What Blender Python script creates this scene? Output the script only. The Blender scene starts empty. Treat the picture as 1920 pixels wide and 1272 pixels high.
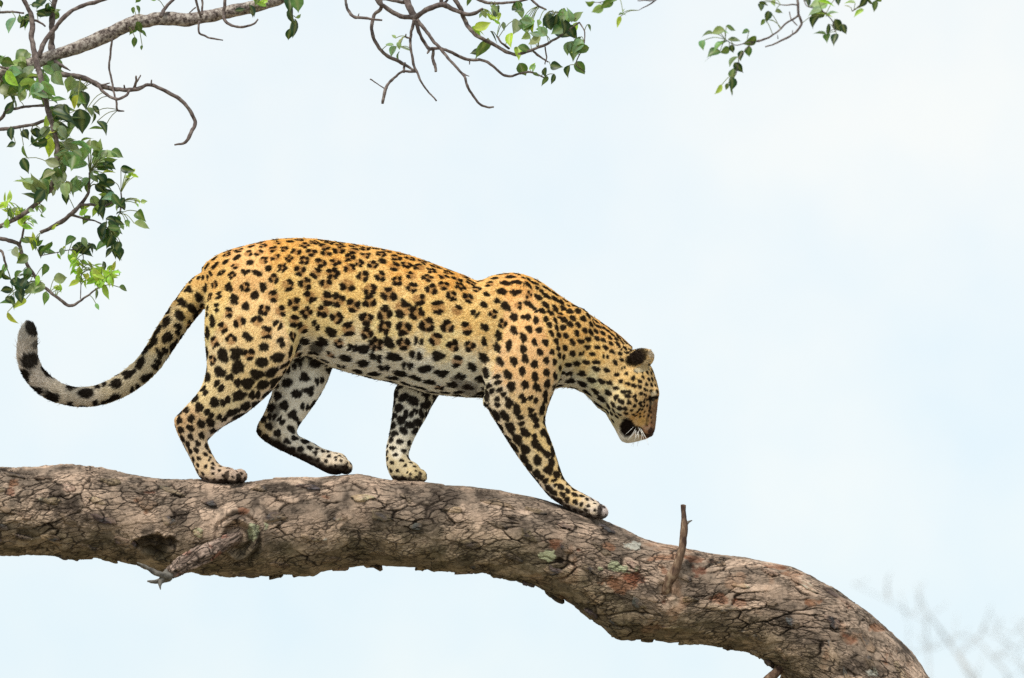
import bpy, math, random
import numpy as np
from mathutils import Vector

random.seed(7)
RNG = np.random.default_rng(11)
sc = bpy.context.scene
COL = sc.collection

# ------------------------------------------------------------------ camera
CAM_Z, DIST, PITCH = 2.5, 14.0, math.radians(7.0)
CAM = np.array([0.0, -DIST, CAM_Z])
LENS = 177.5
cam_data = bpy.data.cameras.new('camera')
cam = bpy.data.objects.new('camera', cam_data)
COL.objects.link(cam)
cam.location = CAM
cam.rotation_euler = (math.pi / 2 + PITCH, 0, 0)
cam_data.lens = LENS
cam_data.sensor_width = 36.0
cam_data.clip_end = 6000
cam_data.dof.use_dof = True
cam_data.dof.focus_distance = DIST / math.cos(PITCH) - 0.05
cam_data.dof.aperture_fstop = 4.5
sc.camera = cam

# ------------------------------------------------------------------ sky and sun
SUN_EL, SUN_AZ = math.radians(54), math.radians(-34)   # azimuth measured from -Y (behind the camera) towards -X (left)
sun_dir = Vector((-math.sin(-SUN_AZ) * math.cos(SUN_EL), -math.cos(SUN_AZ) * math.cos(SUN_EL), math.sin(SUN_EL)))
world = bpy.data.worlds.new('World')
sc.world = world
world.use_nodes = True
nt = world.node_tree
nt.nodes.clear()
out = nt.nodes.new('ShaderNodeOutputWorld')
sky = nt.nodes.new('ShaderNodeTexSky')
sky.sky_type = 'NISHITA'
sky.sun_disc = False
sky.sun_elevation = SUN_EL
sky.sun_rotation = math.atan2(sun_dir.x, sun_dir.y)
bg_sky = nt.nodes.new('ShaderNodeBackground')
bg_sky.inputs['Strength'].default_value = 0.1
nt.links.new(sky.outputs[0], bg_sky.inputs['Color'])
# a thin bright veil of cloud over the whole sky
tc = nt.nodes.new('ShaderNodeTexCoord')
noise = nt.nodes.new('ShaderNodeTexNoise')
noise.inputs['Scale'].default_value = 9.0
noise.inputs['Detail'].default_value = 5.0
noise.inputs['Roughness'].default_value = 0.58
nt.links.new(tc.outputs['Generated'], noise.inputs['Vector'])
ramp = nt.nodes.new('ShaderNodeValToRGB')
ramp.color_ramp.elements[0].position = 0.34
ramp.color_ramp.elements[0].color = (0.75, 0.875, 0.95, 1)
ramp.color_ramp.elements[1].position = 0.72
ramp.color_ramp.elements[1].color = (0.955, 0.965, 0.93, 1)
nt.links.new(noise.outputs['Fac'], ramp.inputs['Fac'])
bg_veil = nt.nodes.new('ShaderNodeBackground')
bg_veil.inputs['Strength'].default_value = 0.80
nt.links.new(ramp.outputs['Color'], bg_veil.inputs['Color'])
mixs = nt.nodes.new('ShaderNodeMixShader')
mixs.inputs['Fac'].default_value = 0.86
nt.links.new(bg_sky.outputs[0], mixs.inputs[1])
nt.links.new(bg_veil.outputs[0], mixs.inputs[2])
nt.links.new(mixs.outputs[0], out.inputs['Surface'])

sun_data = bpy.data.lights.new('sun', 'SUN')
sun_data.energy = 2.3
sun_data.angle = math.radians(9)
sun_data.color = (1.0, 0.95, 0.86)
sun = bpy.data.objects.new('sun', sun_data)
COL.objects.link(sun)
sun.rotation_euler = sun_dir.to_track_quat('Z', 'Y').to_euler()
sun.location = (-4, -6, 12)

sc.view_settings.view_transform = 'Standard'
sc.view_settings.look = 'None'
sc.view_settings.exposure = 0.42
sc.view_settings.gamma = 1.0
sc.view_settings.use_curve_mapping = False
sc.cycles.use_denoising = False
sc.cycles.max_bounces = 6
sc.cycles.diffuse_bounces = 3
sc.cycles.sample_clamp_indirect = 2.0
sc.cycles.sample_clamp_direct = 6.0

# ------------------------------------------------------------------ pixel <-> space (photo pixels, 1920 x 1272)
F_PX = LENS / 36.0 * 1920.0
CP, SP = math.cos(PITCH), math.sin(PITCH)


def P(px, py, Y=0.0):
    """point on the vertical plane y = Y that the photograph shows at (px, py)"""
    u = (np.asarray(px, float) - 960.0) / F_PX
    v = (636.0 - np.asarray(py, float)) / F_PX
    dy = CP - v * SP
    dz = SP + v * CP
    t = (np.asarray(Y, float) + DIST) / dy
    return np.stack([u * t, np.broadcast_to(np.asarray(Y, float), np.shape(t)) + 0 * t, CAM_Z + dz * t], -1)


def proj(p):
    d = p - CAM
    depth = d[:, 1] * CP + d[:, 2] * SP
    up = -d[:, 1] * SP + d[:, 2] * CP
    return 960 + F_PX * d[:, 0] / depth, 636 - F_PX * up / depth


PXM = F_PX / (DIST / CP)      # photo pixels per metre at the leopard


# ------------------------------------------------------------------ noise
def _hash(ix, iy, iz, seed):
    h = (ix.astype(np.int64) * 374761393 + iy.astype(np.int64) * 668265263 + iz.astype(np.int64) * 2147483647 + seed * 1274126177) & 0xFFFFFFFF
    h = ((h ^ (h >> 13)) * 1274126177) & 0xFFFFFFFF
    h = ((h ^ (h >> 16)) * 2246822519) & 0xFFFFFFFF
    h = h ^ (h >> 15)
    return (h & 0xFFFFFF).astype(np.float64) / float(0xFFFFFF)


def vnoise(p, seed=0):
    i = np.floor(p)
    f = p - i
    f = f * f * f * (f * (f * 6 - 15) + 10)
    i = i.astype(np.int64)
    r = 0
    for a in (0, 1):
        for b in (0, 1):
            for c in (0, 1):
                w = (f[:, 0] if a else 1 - f[:, 0]) * (f[:, 1] if b else 1 - f[:, 1]) * (f[:, 2] if c else 1 - f[:, 2])
                r = r + w * _hash(i[:, 0] + a, i[:, 1] + b, i[:, 2] + c, seed)
    return r * 2 - 1


def fbm(p, seed=0, octv=4, gain=0.5):
    r, a, s = 0, 1.0, 1.0
    for k in range(octv):
        r = r + a * vnoise(p * s + 17.3 * k, seed + k)
        a *= gain
        s *= 2.03
    return r


def voronoi(u, v, seed=0, jitter=0.95):
    iu, iv = np.floor(u).astype(np.int64), np.floor(v).astype(np.int64)
    f1 = np.full(u.shape, 9.0)
    f2 = np.full(u.shape, 9.0)
    cid = np.zeros(u.shape)
    du = np.zeros(u.shape)
    dv = np.zeros(u.shape)
    z = np.zeros_like(iu)
    for a in (-1, 0, 1):
        for b in (-1, 0, 1):
            cu, cv = iu + a, iv + b
            x = cu + 0.5 + jitter * (_hash(cu, cv, z, seed) - 0.5) - u
            y = cv + 0.5 + jitter * (_hash(cu, cv, z + 1, seed) - 0.5) - v
            d = np.sqrt(x * x + y * y)
            near = d < f1
            f2 = np.where(near, f1, np.minimum(f2, d))
            cid = np.where(near, _hash(cu, cv, z + 2, seed), cid)
            du = np.where(near, -x, du)
            dv = np.where(near, -y, dv)
            f1 = np.where(near, d, f1)
    return f1, f2, cid, du, dv


def sstep(a, b, x):
    t = np.clip((x - a) / (b - a), 0, 1)
    return t * t * (3 - 2 * t)


def catmull(pts, n):
    """n samples along a Catmull-Rom curve through the rows of pts (any number of columns)"""
    pts = np.asarray(pts, float)
    m = len(pts)
    ext = np.vstack([2 * pts[0] - pts[1], pts, 2 * pts[-1] - pts[-2]])
    t = np.linspace(0, m - 1 - 1e-9, n)
    i = np.floor(t).astype(int)
    f = (t - i)[:, None]
    a, b, c, d = ext[i], ext[i + 1], ext[i + 2], ext[i + 3]
    return 0.5 * (2 * b + (c - a) * f + (2 * a - 5 * b + 4 * c - d) * f ** 2 + (3 * b - a - 3 * c + d) * f ** 3)


def unit(v):
    return v / np.maximum(np.linalg.norm(v, axis=-1, keepdims=True), 1e-12)


# ------------------------------------------------------------------ materials
def new_mat(name):
    m = bpy.data.materials.new(name)
    m.use_nodes = True
    n = m.node_tree
    return m, n, n.nodes['Principled BSDF']


def attr_mat(name, attr, rough=0.9, bump=0.0, bscale=300.0, vary=0.0, spec=0.2):
    m, n, b = new_mat(name)
    a = n.nodes.new('ShaderNodeAttribute')
    a.attribute_name = attr
    col = a.outputs['Color']
    t = n.nodes.new('ShaderNodeTexCoord')
    nz = n.nodes.new('ShaderNodeTexNoise')
    nz.inputs['Scale'].default_value = bscale
    nz.inputs['Detail'].default_value = 6
    nz.inputs['Roughness'].default_value = 0.7
    n.links.new(t.outputs['Object'], nz.inputs['Vector'])
    if vary:
        mr = n.nodes.new('ShaderNodeMapRange')
        mr.inputs['From Min'].default_value = 0.25
        mr.inputs['From Max'].default_value = 0.75
        mr.inputs['To Min'].default_value = 1 - vary
        mr.inputs['To Max'].default_value = 1 + vary
        n.links.new(nz.outputs['Fac'], mr.inputs['Value'])
        mx = n.nodes.new('ShaderNodeVectorMath')
        mx.operation = 'MULTIPLY'
        n.links.new(col, mx.inputs[0])
        n.links.new(mr.outputs['Result'], mx.inputs[1])
        col = mx.outputs[0]
    n.links.new(col, b.inputs['Base Color'])
    b.inputs['Roughness'].default_value = rough
    b.inputs['Specular IOR Level'].default_value = spec
    if bump:
        bp = n.nodes.new('ShaderNodeBump')
        bp.inputs['Strength'].default_value = bump
        bp.inputs['Distance'].default_value = 0.004
        n.links.new(nz.outputs['Fac'], bp.inputs['Height'])
        n.links.new(bp.outputs['Normal'], b.inputs['Normal'])
    return m


def noise_mat(name, cols, scale, rough=0.85, bump=0.3, stretch=(1, 1, 1), spec=0.2):
    """colours (position, rgb) spread by noise, with a little relief"""
    m, n, b = new_mat(name)
    t = n.nodes.new('ShaderNodeTexCoord')
    mp = n.nodes.new('ShaderNodeMapping')
    mp.inputs['Scale'].default_value = stretch
    nz = n.nodes.new('ShaderNodeTexNoise')
    nz.inputs['Scale'].default_value = scale
    nz.inputs['Detail'].default_value = 6
    nz.inputs['Roughness'].default_value = 0.65
    r = n.nodes.new('ShaderNodeValToRGB')
    el = r.color_ramp.elements
    while len(el) < len(cols):
        el.new(0.5)
    for e, (p, c) in zip(el, cols):
        e.position = p
        e.color = (*c, 1)
    n.links.new(t.outputs['Object'], mp.inputs['Vector'])
    n.links.new(mp.outputs['Vector'], nz.inputs['Vector'])
    n.links.new(nz.outputs['Fac'], r.inputs['Fac'])
    n.links.new(r.outputs['Color'], b.inputs['Base Color'])
    b.inputs['Roughness'].default_value = rough
    b.inputs['Specular IOR Level'].default_value = spec
    if bump:
        bp = n.nodes.new('ShaderNodeBump')
        bp.inputs['Strength'].default_value = bump
        bp.inputs['Distance'].default_value = 0.004
        n.links.new(nz.outputs['Fac'], bp.inputs['Height'])
        n.links.new(bp.outputs['Normal'], b.inputs['Normal'])
    return m


def make_bark_mat():
    """vertex tones plus crisp cracks that run with the limb (attribute flow: metres along / around it)"""
    m, n, b = new_mat('bark')
    N, Lk = n.nodes, n.links

    def math_(op, a, c=None):
        k = N.new('ShaderNodeMath')
        k.operation = op
        for i, x in enumerate((a, c)):
            if x is None:
                continue
            if isinstance(x, (int, float)):
                k.inputs[i].default_value = x
            else:
                Lk.new(x, k.inputs[i])
        return k.outputs[0]

    def rng(x, a, c, d, e):
        k = N.new('ShaderNodeMapRange')
        for nm, val in zip(('From Min', 'From Max', 'To Min', 'To Max'), (a, c, d, e)):
            k.inputs[nm].default_value = val
        Lk.new(x, k.inputs['Value'])
        return k.outputs['Result']

    def nz(vec, scale, det, rough):
        k = N.new('ShaderNodeTexNoise')
        k.inputs['Scale'].default_value = scale
        k.inputs['Detail'].default_value = det
        k.inputs['Roughness'].default_value = rough
        Lk.new(vec, k.inputs['Vector'])
        return k

    tone = N.new('ShaderNodeAttribute'); tone.attribute_name = 'bark'
    flow = N.new('ShaderNodeAttribute'); flow.attribute_name = 'flow'
    t = N.new('ShaderNodeTexCoord')
    wob = nz(t.outputs['Object'], 75, 3, 0.6)
    wv = N.new('ShaderNodeVectorMath'); wv.operation = 'MULTIPLY_ADD'
    Lk.new(wob.outputs['Color'], wv.inputs[0])
    wv.inputs[1].default_value = (0.016, 0.010, 0)
    Lk.new(flow.outputs['Vector'], wv.inputs[2])

    def cracks(su, sv, lo, hi):
        mp = N.new('ShaderNodeVectorMath'); mp.operation = 'MULTIPLY'
        Lk.new(wv.outputs[0], mp.inputs[0])
        mp.inputs[1].default_value = (su, sv, 0)
        v = N.new('ShaderNodeTexVoronoi')
        v.voronoi_dimensions = '2D'
        v.feature = 'DISTANCE_TO_EDGE'
        v.inputs['Scale'].default_value = 1.0
        Lk.new(mp.outputs[0], v.inputs['Vector'])
        return rng(v.outputs['Distance'], lo, hi, 1, 0)

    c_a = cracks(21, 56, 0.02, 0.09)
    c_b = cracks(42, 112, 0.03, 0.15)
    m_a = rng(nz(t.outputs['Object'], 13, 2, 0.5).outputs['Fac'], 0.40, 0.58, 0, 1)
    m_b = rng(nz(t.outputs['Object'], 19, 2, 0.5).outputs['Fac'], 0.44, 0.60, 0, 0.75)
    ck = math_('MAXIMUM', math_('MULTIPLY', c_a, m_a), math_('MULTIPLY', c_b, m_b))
    fine = nz(t.outputs['Object'], 330, 6, 0.75)
    mx = N.new('ShaderNodeVectorMath'); mx.operation = 'MULTIPLY'
    Lk.new(tone.outputs['Color'], mx.inputs[0])
    Lk.new(rng(fine.outputs['Fac'], 0.28, 0.72, 0.62, 1.38), mx.inputs[1])
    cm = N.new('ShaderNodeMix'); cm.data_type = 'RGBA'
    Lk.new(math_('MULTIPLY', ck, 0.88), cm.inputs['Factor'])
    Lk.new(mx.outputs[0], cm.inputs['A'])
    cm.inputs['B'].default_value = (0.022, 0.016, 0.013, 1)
    Lk.new(cm.outputs['Result'], b.inputs['Base Color'])
    b.inputs['Roughness'].default_value = 0.93
    b.inputs['Specular IOR Level'].default_value = 0.1
    hgt = math_('SUBTRACT', math_('MULTIPLY', fine.outputs['Fac'], 0.5), ck)
    bp = N.new('ShaderNodeBump')
    bp.inputs['Strength'].default_value = 0.8
    bp.inputs['Distance'].default_value = 0.004
    Lk.new(hgt, bp.inputs['Height'])
    Lk.new(bp.outputs['Normal'], b.inputs['Normal'])
    return m


M_BARK = make_bark_mat()
M_SKIN = attr_mat('coat_skin', 'coat', rough=0.95, spec=0.05)
M_TWIG = noise_mat('twig_bark', [(0.3, (0.045, 0.034, 0.032)), (0.5, (0.14, 0.108, 0.098)), (0.7, (0.30, 0.25, 0.22))], 60, bump=0.6)
M_BOUGH = noise_mat('bough_bark', [(0.36, (0.04, 0.03, 0.026)), (0.47, (0.20, 0.16, 0.14)), (0.60, (0.46, 0.41, 0.36))], 95, bump=0.9)
M_SNAG = noise_mat('weathered_wood', [(0.38, (0.05, 0.028, 0.02)), (0.52, (0.16, 0.10, 0.065)), (0.68, (0.40, 0.30, 0.20))], 55, bump=0.6, stretch=(1, 1, 0.35))
M_DEAD = noise_mat('dead_wood', [(0.34, (0.07, 0.05, 0.042)), (0.50, (0.26, 0.185, 0.145)), (0.68, (0.50, 0.40, 0.32))], 34, bump=1.0, stretch=(0.7, 1.5, 2.0))
M_GREY = noise_mat('grey_splinter', [(0.3, (0.06, 0.055, 0.05)), (0.7, (0.24, 0.22, 0.19))], 90, bump=0.5)
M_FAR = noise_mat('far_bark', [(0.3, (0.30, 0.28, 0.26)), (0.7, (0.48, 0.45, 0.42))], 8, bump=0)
M_GROUND = noise_mat('dry_ground', [(0.35, (0.15, 0.135, 0.09)), (0.5, (0.23, 0.20, 0.14)), (0.65, (0.32, 0.27, 0.19))], 0.35, bump=0)
M_EYE, _n, _b = new_mat('eye')
_b.inputs['Base Color'].default_value = (0.02, 0.013, 0.006, 1)
_b.inputs['Roughness'].default_value = 0.15
M_NOSE, _n, _b = new_mat('nose_leather')
_b.inputs['Base Color'].default_value = (0.035, 0.02, 0.02, 1)
_b.inputs['Roughness'].default_value = 0.55
M_WHISKER, _n, _b = new_mat('whisker_hair')
_b.inputs['Base Color'].default_value = (0.75, 0.72, 0.66, 1)
_b.inputs['Roughness'].default_value = 0.4


def make_fur_mat():
    m = bpy.data.materials.new('fur')
    m.use_nodes = True
    n = m.node_tree
    n.nodes.clear()
    o = n.nodes.new('ShaderNodeOutputMaterial')
    a = n.nodes.new('ShaderNodeAttribute')
    a.attribute_name = 'coat'
    d = n.nodes.new('ShaderNodeBsdfDiffuse')
    n.links.new(a.outputs['Color'], d.inputs['Color'])
    n.links.new(d.outputs[0], o.inputs['Surface'])
    return m


M_FUR = make_fur_mat()


def make_leaf_mat():
    m, n, b = new_mat('leaf')
    oi = n.nodes.new('ShaderNodeObjectInfo')
    at = n.nodes.new('ShaderNodeAttribute')
    at.attribute_name = 'vein'
    t = n.nodes.new('ShaderNodeTexCoord')
    nz = n.nodes.new('ShaderNodeTexNoise')
    nz.inputs['Scale'].default_value = 70
    nz.inputs['Detail'].default_value = 3
    n.links.new(t.outputs['Object'], nz.inputs['Vector'])
    mr = n.nodes.new('ShaderNodeMapRange')
    mr.inputs['From Min'].default_value = 0.3
    mr.inputs['From Max'].default_value = 0.7
    mr.inputs['To Min'].default_value = 0.72
    mr.inputs['To Max'].default_value = 1.25
    n.links.new(nz.outputs['Fac'], mr.inputs['Value'])
    mul = n.nodes.new('ShaderNodeVectorMath')
    mul.operation = 'MULTIPLY'
    n.links.new(oi.outputs['Color'], mul.inputs[0])
    n.links.new(mr.outputs['Result'], mul.inputs[1])
    mix = n.nodes.new('ShaderNodeMix')
    mix.data_type = 'RGBA'
    mix.inputs['B'].default_value = (0.32, 0.34, 0.13, 1)
    n.links.new(at.outputs['Fac'], mix.inputs['Factor'])
    n.links.new(mul.outputs[0], mix.inputs['A'])
    n.links.new(mix.outputs['Result'], b.inputs['Base Color'])
    b.inputs['Roughness'].default_value = 0.42
    b.inputs['Specular IOR Level'].default_value = 0.5
    tr = n.nodes.new('ShaderNodeBsdfTranslucent')
    br = n.nodes.new('ShaderNodeVectorMath')
    br.operation = 'MULTIPLY'
    br.inputs[1].default_value = (1.5, 1.5, 0.7)
    n.links.new(mix.outputs['Result'], br.inputs[0])
    n.links.new(br.outputs[0], tr.inputs['Color'])
    ms = n.nodes.new('ShaderNodeMixShader')
    ms.inputs['Fac'].default_value = 0.4
    o = n.nodes['Material Output']
    n.links.new(b.outputs[0], ms.inputs[1])
    n.links.new(tr.outputs[0], ms.inputs[2])
    n.links.new(ms.outputs[0], o.inputs['Surface'])
    return m


M_LEAF = make_leaf_mat()


# ------------------------------------------------------------------ object helpers
def mesh_from(name, v, f, smooth=True):
    me = bpy.data.meshes.new(name)
    me.from_pydata(np.asarray(v).tolist(), [], f if isinstance(f, list) else np.asarray(f).tolist())
    if smooth:
        me.polygons.foreach_set('use_smooth', [True] * len(me.polygons))
    me.update()
    return me


def link(name, data, mat=None, parent=None):
    o = bpy.data.objects.new(name, data)
    COL.objects.link(o)
    if mat is not None:
        data.materials.append(mat)
    if parent is not None:
        o.parent = parent
        o.matrix_parent_inverse = Vector_matrix_inverse(parent)
    return o


def Vector_matrix_inverse(parent):
    from mathutils import Matrix
    chain = []
    p = parent
    while p is not None:
        chain.append(p)
        p = p.parent
    # only roots carry a location; parts sit in world coordinates
    return Matrix.Translation(chain[-1].location).inverted() if len(chain) == 1 else Matrix.Identity(4)


def tag(o, label=None, cat=None, group=None, kind=None):
    if label: o['label'] = label
    if cat: o['category'] = cat
    if group: o['group'] = group
    if kind: o['kind'] = kind
    return o


def empty(name, loc, label, cat, group=None):
    o = bpy.data.objects.new(name, None)
    COL.objects.link(o)
    o.location = [float(x) for x in loc]
    o.empty_display_size = 0.1
    return tag(o, label, cat, group)


def set_color_attr(me, name, rgb):
    a = me.attributes.new(name, 'FLOAT_COLOR', 'POINT')
    c = np.ones((len(rgb), 4), np.float32)
    c[:, :3] = rgb
    a.data.foreach_set('color', c.ravel())


def tube_arrays(path, rad, nseg=8, knob=0.12, seed=0, cap=True):
    """tube round a 3-D path with a radius for each point"""
    path = np.asarray(path, float)
    rad = np.asarray(rad, float)
    n = len(path)
    tg = unit(np.gradient(path, axis=0))
    ref = np.array([0.13, 1.0, 0.21])
    s1 = unit(np.cross(tg, ref))
    s2 = np.cross(tg, s1)
    th = np.linspace(0, 2 * math.pi, nseg, endpoint=False)
    v = path[:, None, :] + rad[:, None, None] * (np.cos(th)[None, :, None] * s1[:, None, :] + np.sin(th)[None, :, None] * s2[:, None, :])
    if knob:
        flat = v.reshape(-1, 3)
        k = 1 + knob * fbm(flat / max(rad.mean() * 2.2, 0.004), seed, 3).reshape(n, nseg)
        v = path[:, None, :] + (v - path[:, None, :]) * k[..., None]
    v = v.reshape(-1, 3)
    f = []
    for i in range(n - 1):
        for j in range(nseg):
            a, b = i * nseg + j, i * nseg + (j + 1) % nseg
            f.append((a, b, b + nseg, a + nseg))
    if cap:
        f.append(tuple(range(nseg - 1, -1, -1)))
        f.append(tuple(range((n - 1) * nseg, n * nseg)))
    return v, f


# ------------------------------------------------------------------ ground (below the picture; gives the warm bounce light)
gs = 3000.0
me = mesh_from('ground', [(-gs, -gs, 0), (gs, -gs, 0), (gs, gs, 0), (-gs, gs, 0)], [(0, 1, 2, 3)], False)
tag(link('ground', me, M_GROUND), kind='structure')

# ================================================================== THE BIG LIMB
# (top edge, bottom edge) pairs in photo pixels; it bends down to the right into the trunk
LIMB = [(-1150, 700, -1135, 760), (-850, 770, -840, 862), (-560, 826, -556, 954), (-330, 852, -330, 1003), (-200, 864, -200, 1024), (-100, 871, -100, 1036), (0, 876, 0, 1041), (100, 877, 95, 1043), (200, 885, 190, 1048),
        (300, 899, 285, 1062), (400, 907, 395, 1077), (500, 904, 500, 1081), (600, 897, 592, 1068), (680, 890, 668, 1056),
        (760, 902, 745, 1060), (850, 911, 828, 1068), (950, 922, 912, 1077), (1050, 947, 1000, 1101), (1140, 979, 1078, 1133),
        (1230, 1018, 1152, 1184), (1320, 1041, 1250, 1200), (1420, 1051, 1345, 1211), (1510, 1075, 1412, 1221), (1600, 1123, 1462, 1262),
        (1670, 1186, 1500, 1310), (1737, 1274, 1535, 1375), (1795, 1390, 1560, 1470), (1850, 1560, 1585, 1610), (1890, 1800, 1600, 1820),
        (1925, 2300, 1600, 2300), (1960, 3000, 1580, 3000), (2030, 3560, 1520, 3560)]
L = np.array(LIMB, float)
L[:, 1] -= 3.0
A = P(L[:, 0], L[:, 1], 0.0)
B = P(L[:, 2], L[:, 3], 0.0)
sec = np.hstack([(A + B) / 2, (A - B) / 2])
dense = catmull(sec, 6000)
arc = np.concatenate([[0], np.cumsum(np.linalg.norm(np.diff(dense[:, :3], axis=0), axis=1))])
px_d, py_d = proj(dense[:, :3])
inframe = (px_d > -60) & (py_d < 1400)
step = np.where(inframe, 0.0026, 0.014)
cost = np.concatenate([[0], np.cumsum(np.diff(arc) / step[1:])])
NS = int(cost[-1])
idx = np.interp(np.linspace(0, cost[-1], NS), cost, np.arange(6000))
i0 = np.clip(idx.astype(int), 0, 5998)
fr = (idx - i0)[:, None]
ring = dense[i0] * (1 - fr) + dense[i0 + 1] * fr
s_arc = np.interp(idx, np.arange(6000), arc)
NT = 280
# seam at the far side (+Y); points lie closer together on the near side
_t = np.linspace(0, 2 * math.pi, NT, endpoint=False)
th = _t + 0.42 * np.sin(_t) + math.pi / 2
cth, sth = np.cos(th), np.sin(th)
C = ring[:, None, :3]
H = ring[:, None, 3:6]
R = np.linalg.norm(ring[:, 3:6], axis=1)
# angle: th=90deg is far (+Y), 180 -> bottom ...
up_part = -np.cos(th)            # +1 top, -1 bottom
y_part = np.sin(th)
rad_dir = unit(up_part[None, :, None] * unit(H) + y_part[None, :, None] * np.array([0, 1.0, 0])[None, None, :])
base = C + H * up_part[None, :, None] + np.array([0, 1.0, 0])[None, None, :] * (y_part[None, :] * R[:, None] * 0.98)[..., None]
flat = base.reshape(-1, 3)
nrm = rad_dir.reshape(-1, 3)
uu = np.repeat(s_arc, NT)
vv = np.tile(th - math.pi / 2, NS) * np.repeat(np.maximum(R, 0.05), NT)
pxl, pyl = proj(flat)

w1 = fbm(flat * 9.0, 3, 3)
w2 = fbm(flat * 9.0 + 40, 5, 3)
w3 = fbm(flat * 28.0, 8, 3)
w4 = fbm(flat * 28.0 + 9, 9, 3)
ua, va = uu + 0.020 * w1 + 0.007 * w3, vv + 0.012 * w2 + 0.0055 * w4
slant = 0.22
ub, vb = ua, va + slant * ua
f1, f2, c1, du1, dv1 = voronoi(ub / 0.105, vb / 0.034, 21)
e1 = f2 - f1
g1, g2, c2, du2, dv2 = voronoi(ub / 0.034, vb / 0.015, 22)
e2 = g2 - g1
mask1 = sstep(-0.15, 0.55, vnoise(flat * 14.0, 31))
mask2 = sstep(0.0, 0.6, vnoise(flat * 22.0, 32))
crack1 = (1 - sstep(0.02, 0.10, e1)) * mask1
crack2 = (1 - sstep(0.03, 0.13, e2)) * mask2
rough_zone = np.clip(sstep(420, 60, pxl) * 0.9 + sstep(1350, 1650, pxl) * 0.5, 0, 1)
height = (0.0034 * (c1 - 0.5) + 0.0030 * dv1 * (c1 - 0.2)
          + (0.0016 + 0.0022 * rough_zone) * (c2 - 0.5)
          + 0.0011 * fbm(flat * 70.0, 41, 3) * (0.6 + rough_zone)
          + 0.0080 * fbm(flat * 6.0, 44, 2)
          - 0.0065 * crack1 - 0.0030 * crack2)
# ragged underside
under = sstep(-0.25, -0.95, np.tile(up_part, NS))
rag = np.clip(fbm(flat * np.array([14.0, 9.0, 14.0]), 51, 4), 0, 1)
height += under * (0.010 * rag ** 1.5)
# bulges of the outline that the photograph shows below
for bx, by, br, bh in [(140, 1048, 22, 0.009), (575, 1078, 24, 0.012), (1165, 1188, 30, 0.014), (330, 1068, 40, 0.004)]:
    d2 = ((pxl - bx) ** 2 + (pyl - by) ** 2) / br ** 2
    height += bh * np.exp(-d2) * under
front = sstep(0.15, -0.3, np.tile(y_part, NS))
# knot collar round the broken branch: two ridges with a groove between
kx, ky = (pxl - 447) / 1.0, (pyl - 1010) / 1.12
kd = np.sqrt(kx ** 2 + ky ** 2) + 2.5 * w3
kopen = np.clip(0.35 + 0.9 * sstep(-40, 15, kx) + 0.3 * sstep(10, -30, ky), 0, 1)
collar = (np.exp(-((kd - 31) / 5.5) ** 2) * 0.018 + np.exp(-((kd - 47) / 6.0) ** 2) * 0.008 - np.exp(-((kd - 40) / 3.0) ** 2) * 0.006 - np.exp(-((kd - 22) / 5) ** 2) * 0.016 + np.exp(-(kd / 13) ** 2) * -0.006) * kopen
kmask = front * (1 - sstep(50, 62, kd))
height = height * (1 - 0.65 * kmask) + collar * front
# old scar, a hollow coloured darker, with a lumpy floor
hd = np.sqrt(((pxl - 290) / 36) ** 2 + ((pyl - 1022) / 24) ** 2) + 0.35 * w3 + 0.12 * w4
hollow = (1 - sstep(0.62, 1.0, hd)) * front
height += -0.015 * hollow + 0.006 * np.exp(-((hd - 1.08) / 0.14) ** 2) * front * sstep(1040, 1000, pyl)
hollow_lumps = hollow * 0.010 * fbm(flat * 60, 61, 2)
height += hollow_lumps
# pit of the upright twig
sd = np.sqrt(((pxl - 1247) / 15) ** 2 + ((pyl - 1110) / 26) ** 2) + 0.3 * w3
height += (-0.012 * (1 - sstep(0.5, 1.0, sd)) + 0.002 * np.exp(-((sd - 1.25) / 0.2) ** 2)) * front

limb_pts = flat + nrm * height[:, None]

# bark colours: tones by plate, weathering, what has flaked away, and painted underside shade
def lerp(a, b, t):
    return a + (b - a) * t[:, None]


n_big = fbm(flat * 5.0, 71, 3)
n_mid = fbm(flat * 24.0, 72, 4)
n_fin = fbm(flat * 110.0, 73, 3)
c_grey = np.array([0.250, 0.200, 0.165])
c_tan = np.array([0.44, 0.335, 0.27])
c_dark = np.array([0.095, 0.074, 0.062])
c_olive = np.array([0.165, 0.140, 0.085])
col = lerp(np.broadcast_to(c_grey, flat.shape), c_tan, np.clip(0.45 + 0.55 * n_mid + 0.5 * (c1 - 0.5) + 0.35 * n_big, 0, 1))
col = lerp(col, c_dark, np.clip(0.75 * sstep(0.25, 0.9, n_mid * -1.0 + 0.4 * (c2 - 0.5)) + 0.35 * sstep(0.3, 0.9, n_fin), 0, 0.85))
col = lerp(col, c_olive, 0.55 * sstep(0.1, -0.7, np.tile(up_part, NS) + 0.35 * n_big))      # olive keeps the lower half dark, underside shade painted in
col = col * (0.80 + 0.4 * c1)[:, None] * (0.9 + 0.22 * c2)[:, None] * (1 + 0.25 * n_fin)[:, None]
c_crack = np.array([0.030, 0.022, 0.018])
col = lerp(col, c_crack, np.clip(crack1 * 0.9 + crack2 * 0.6, 0, 0.93))
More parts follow.
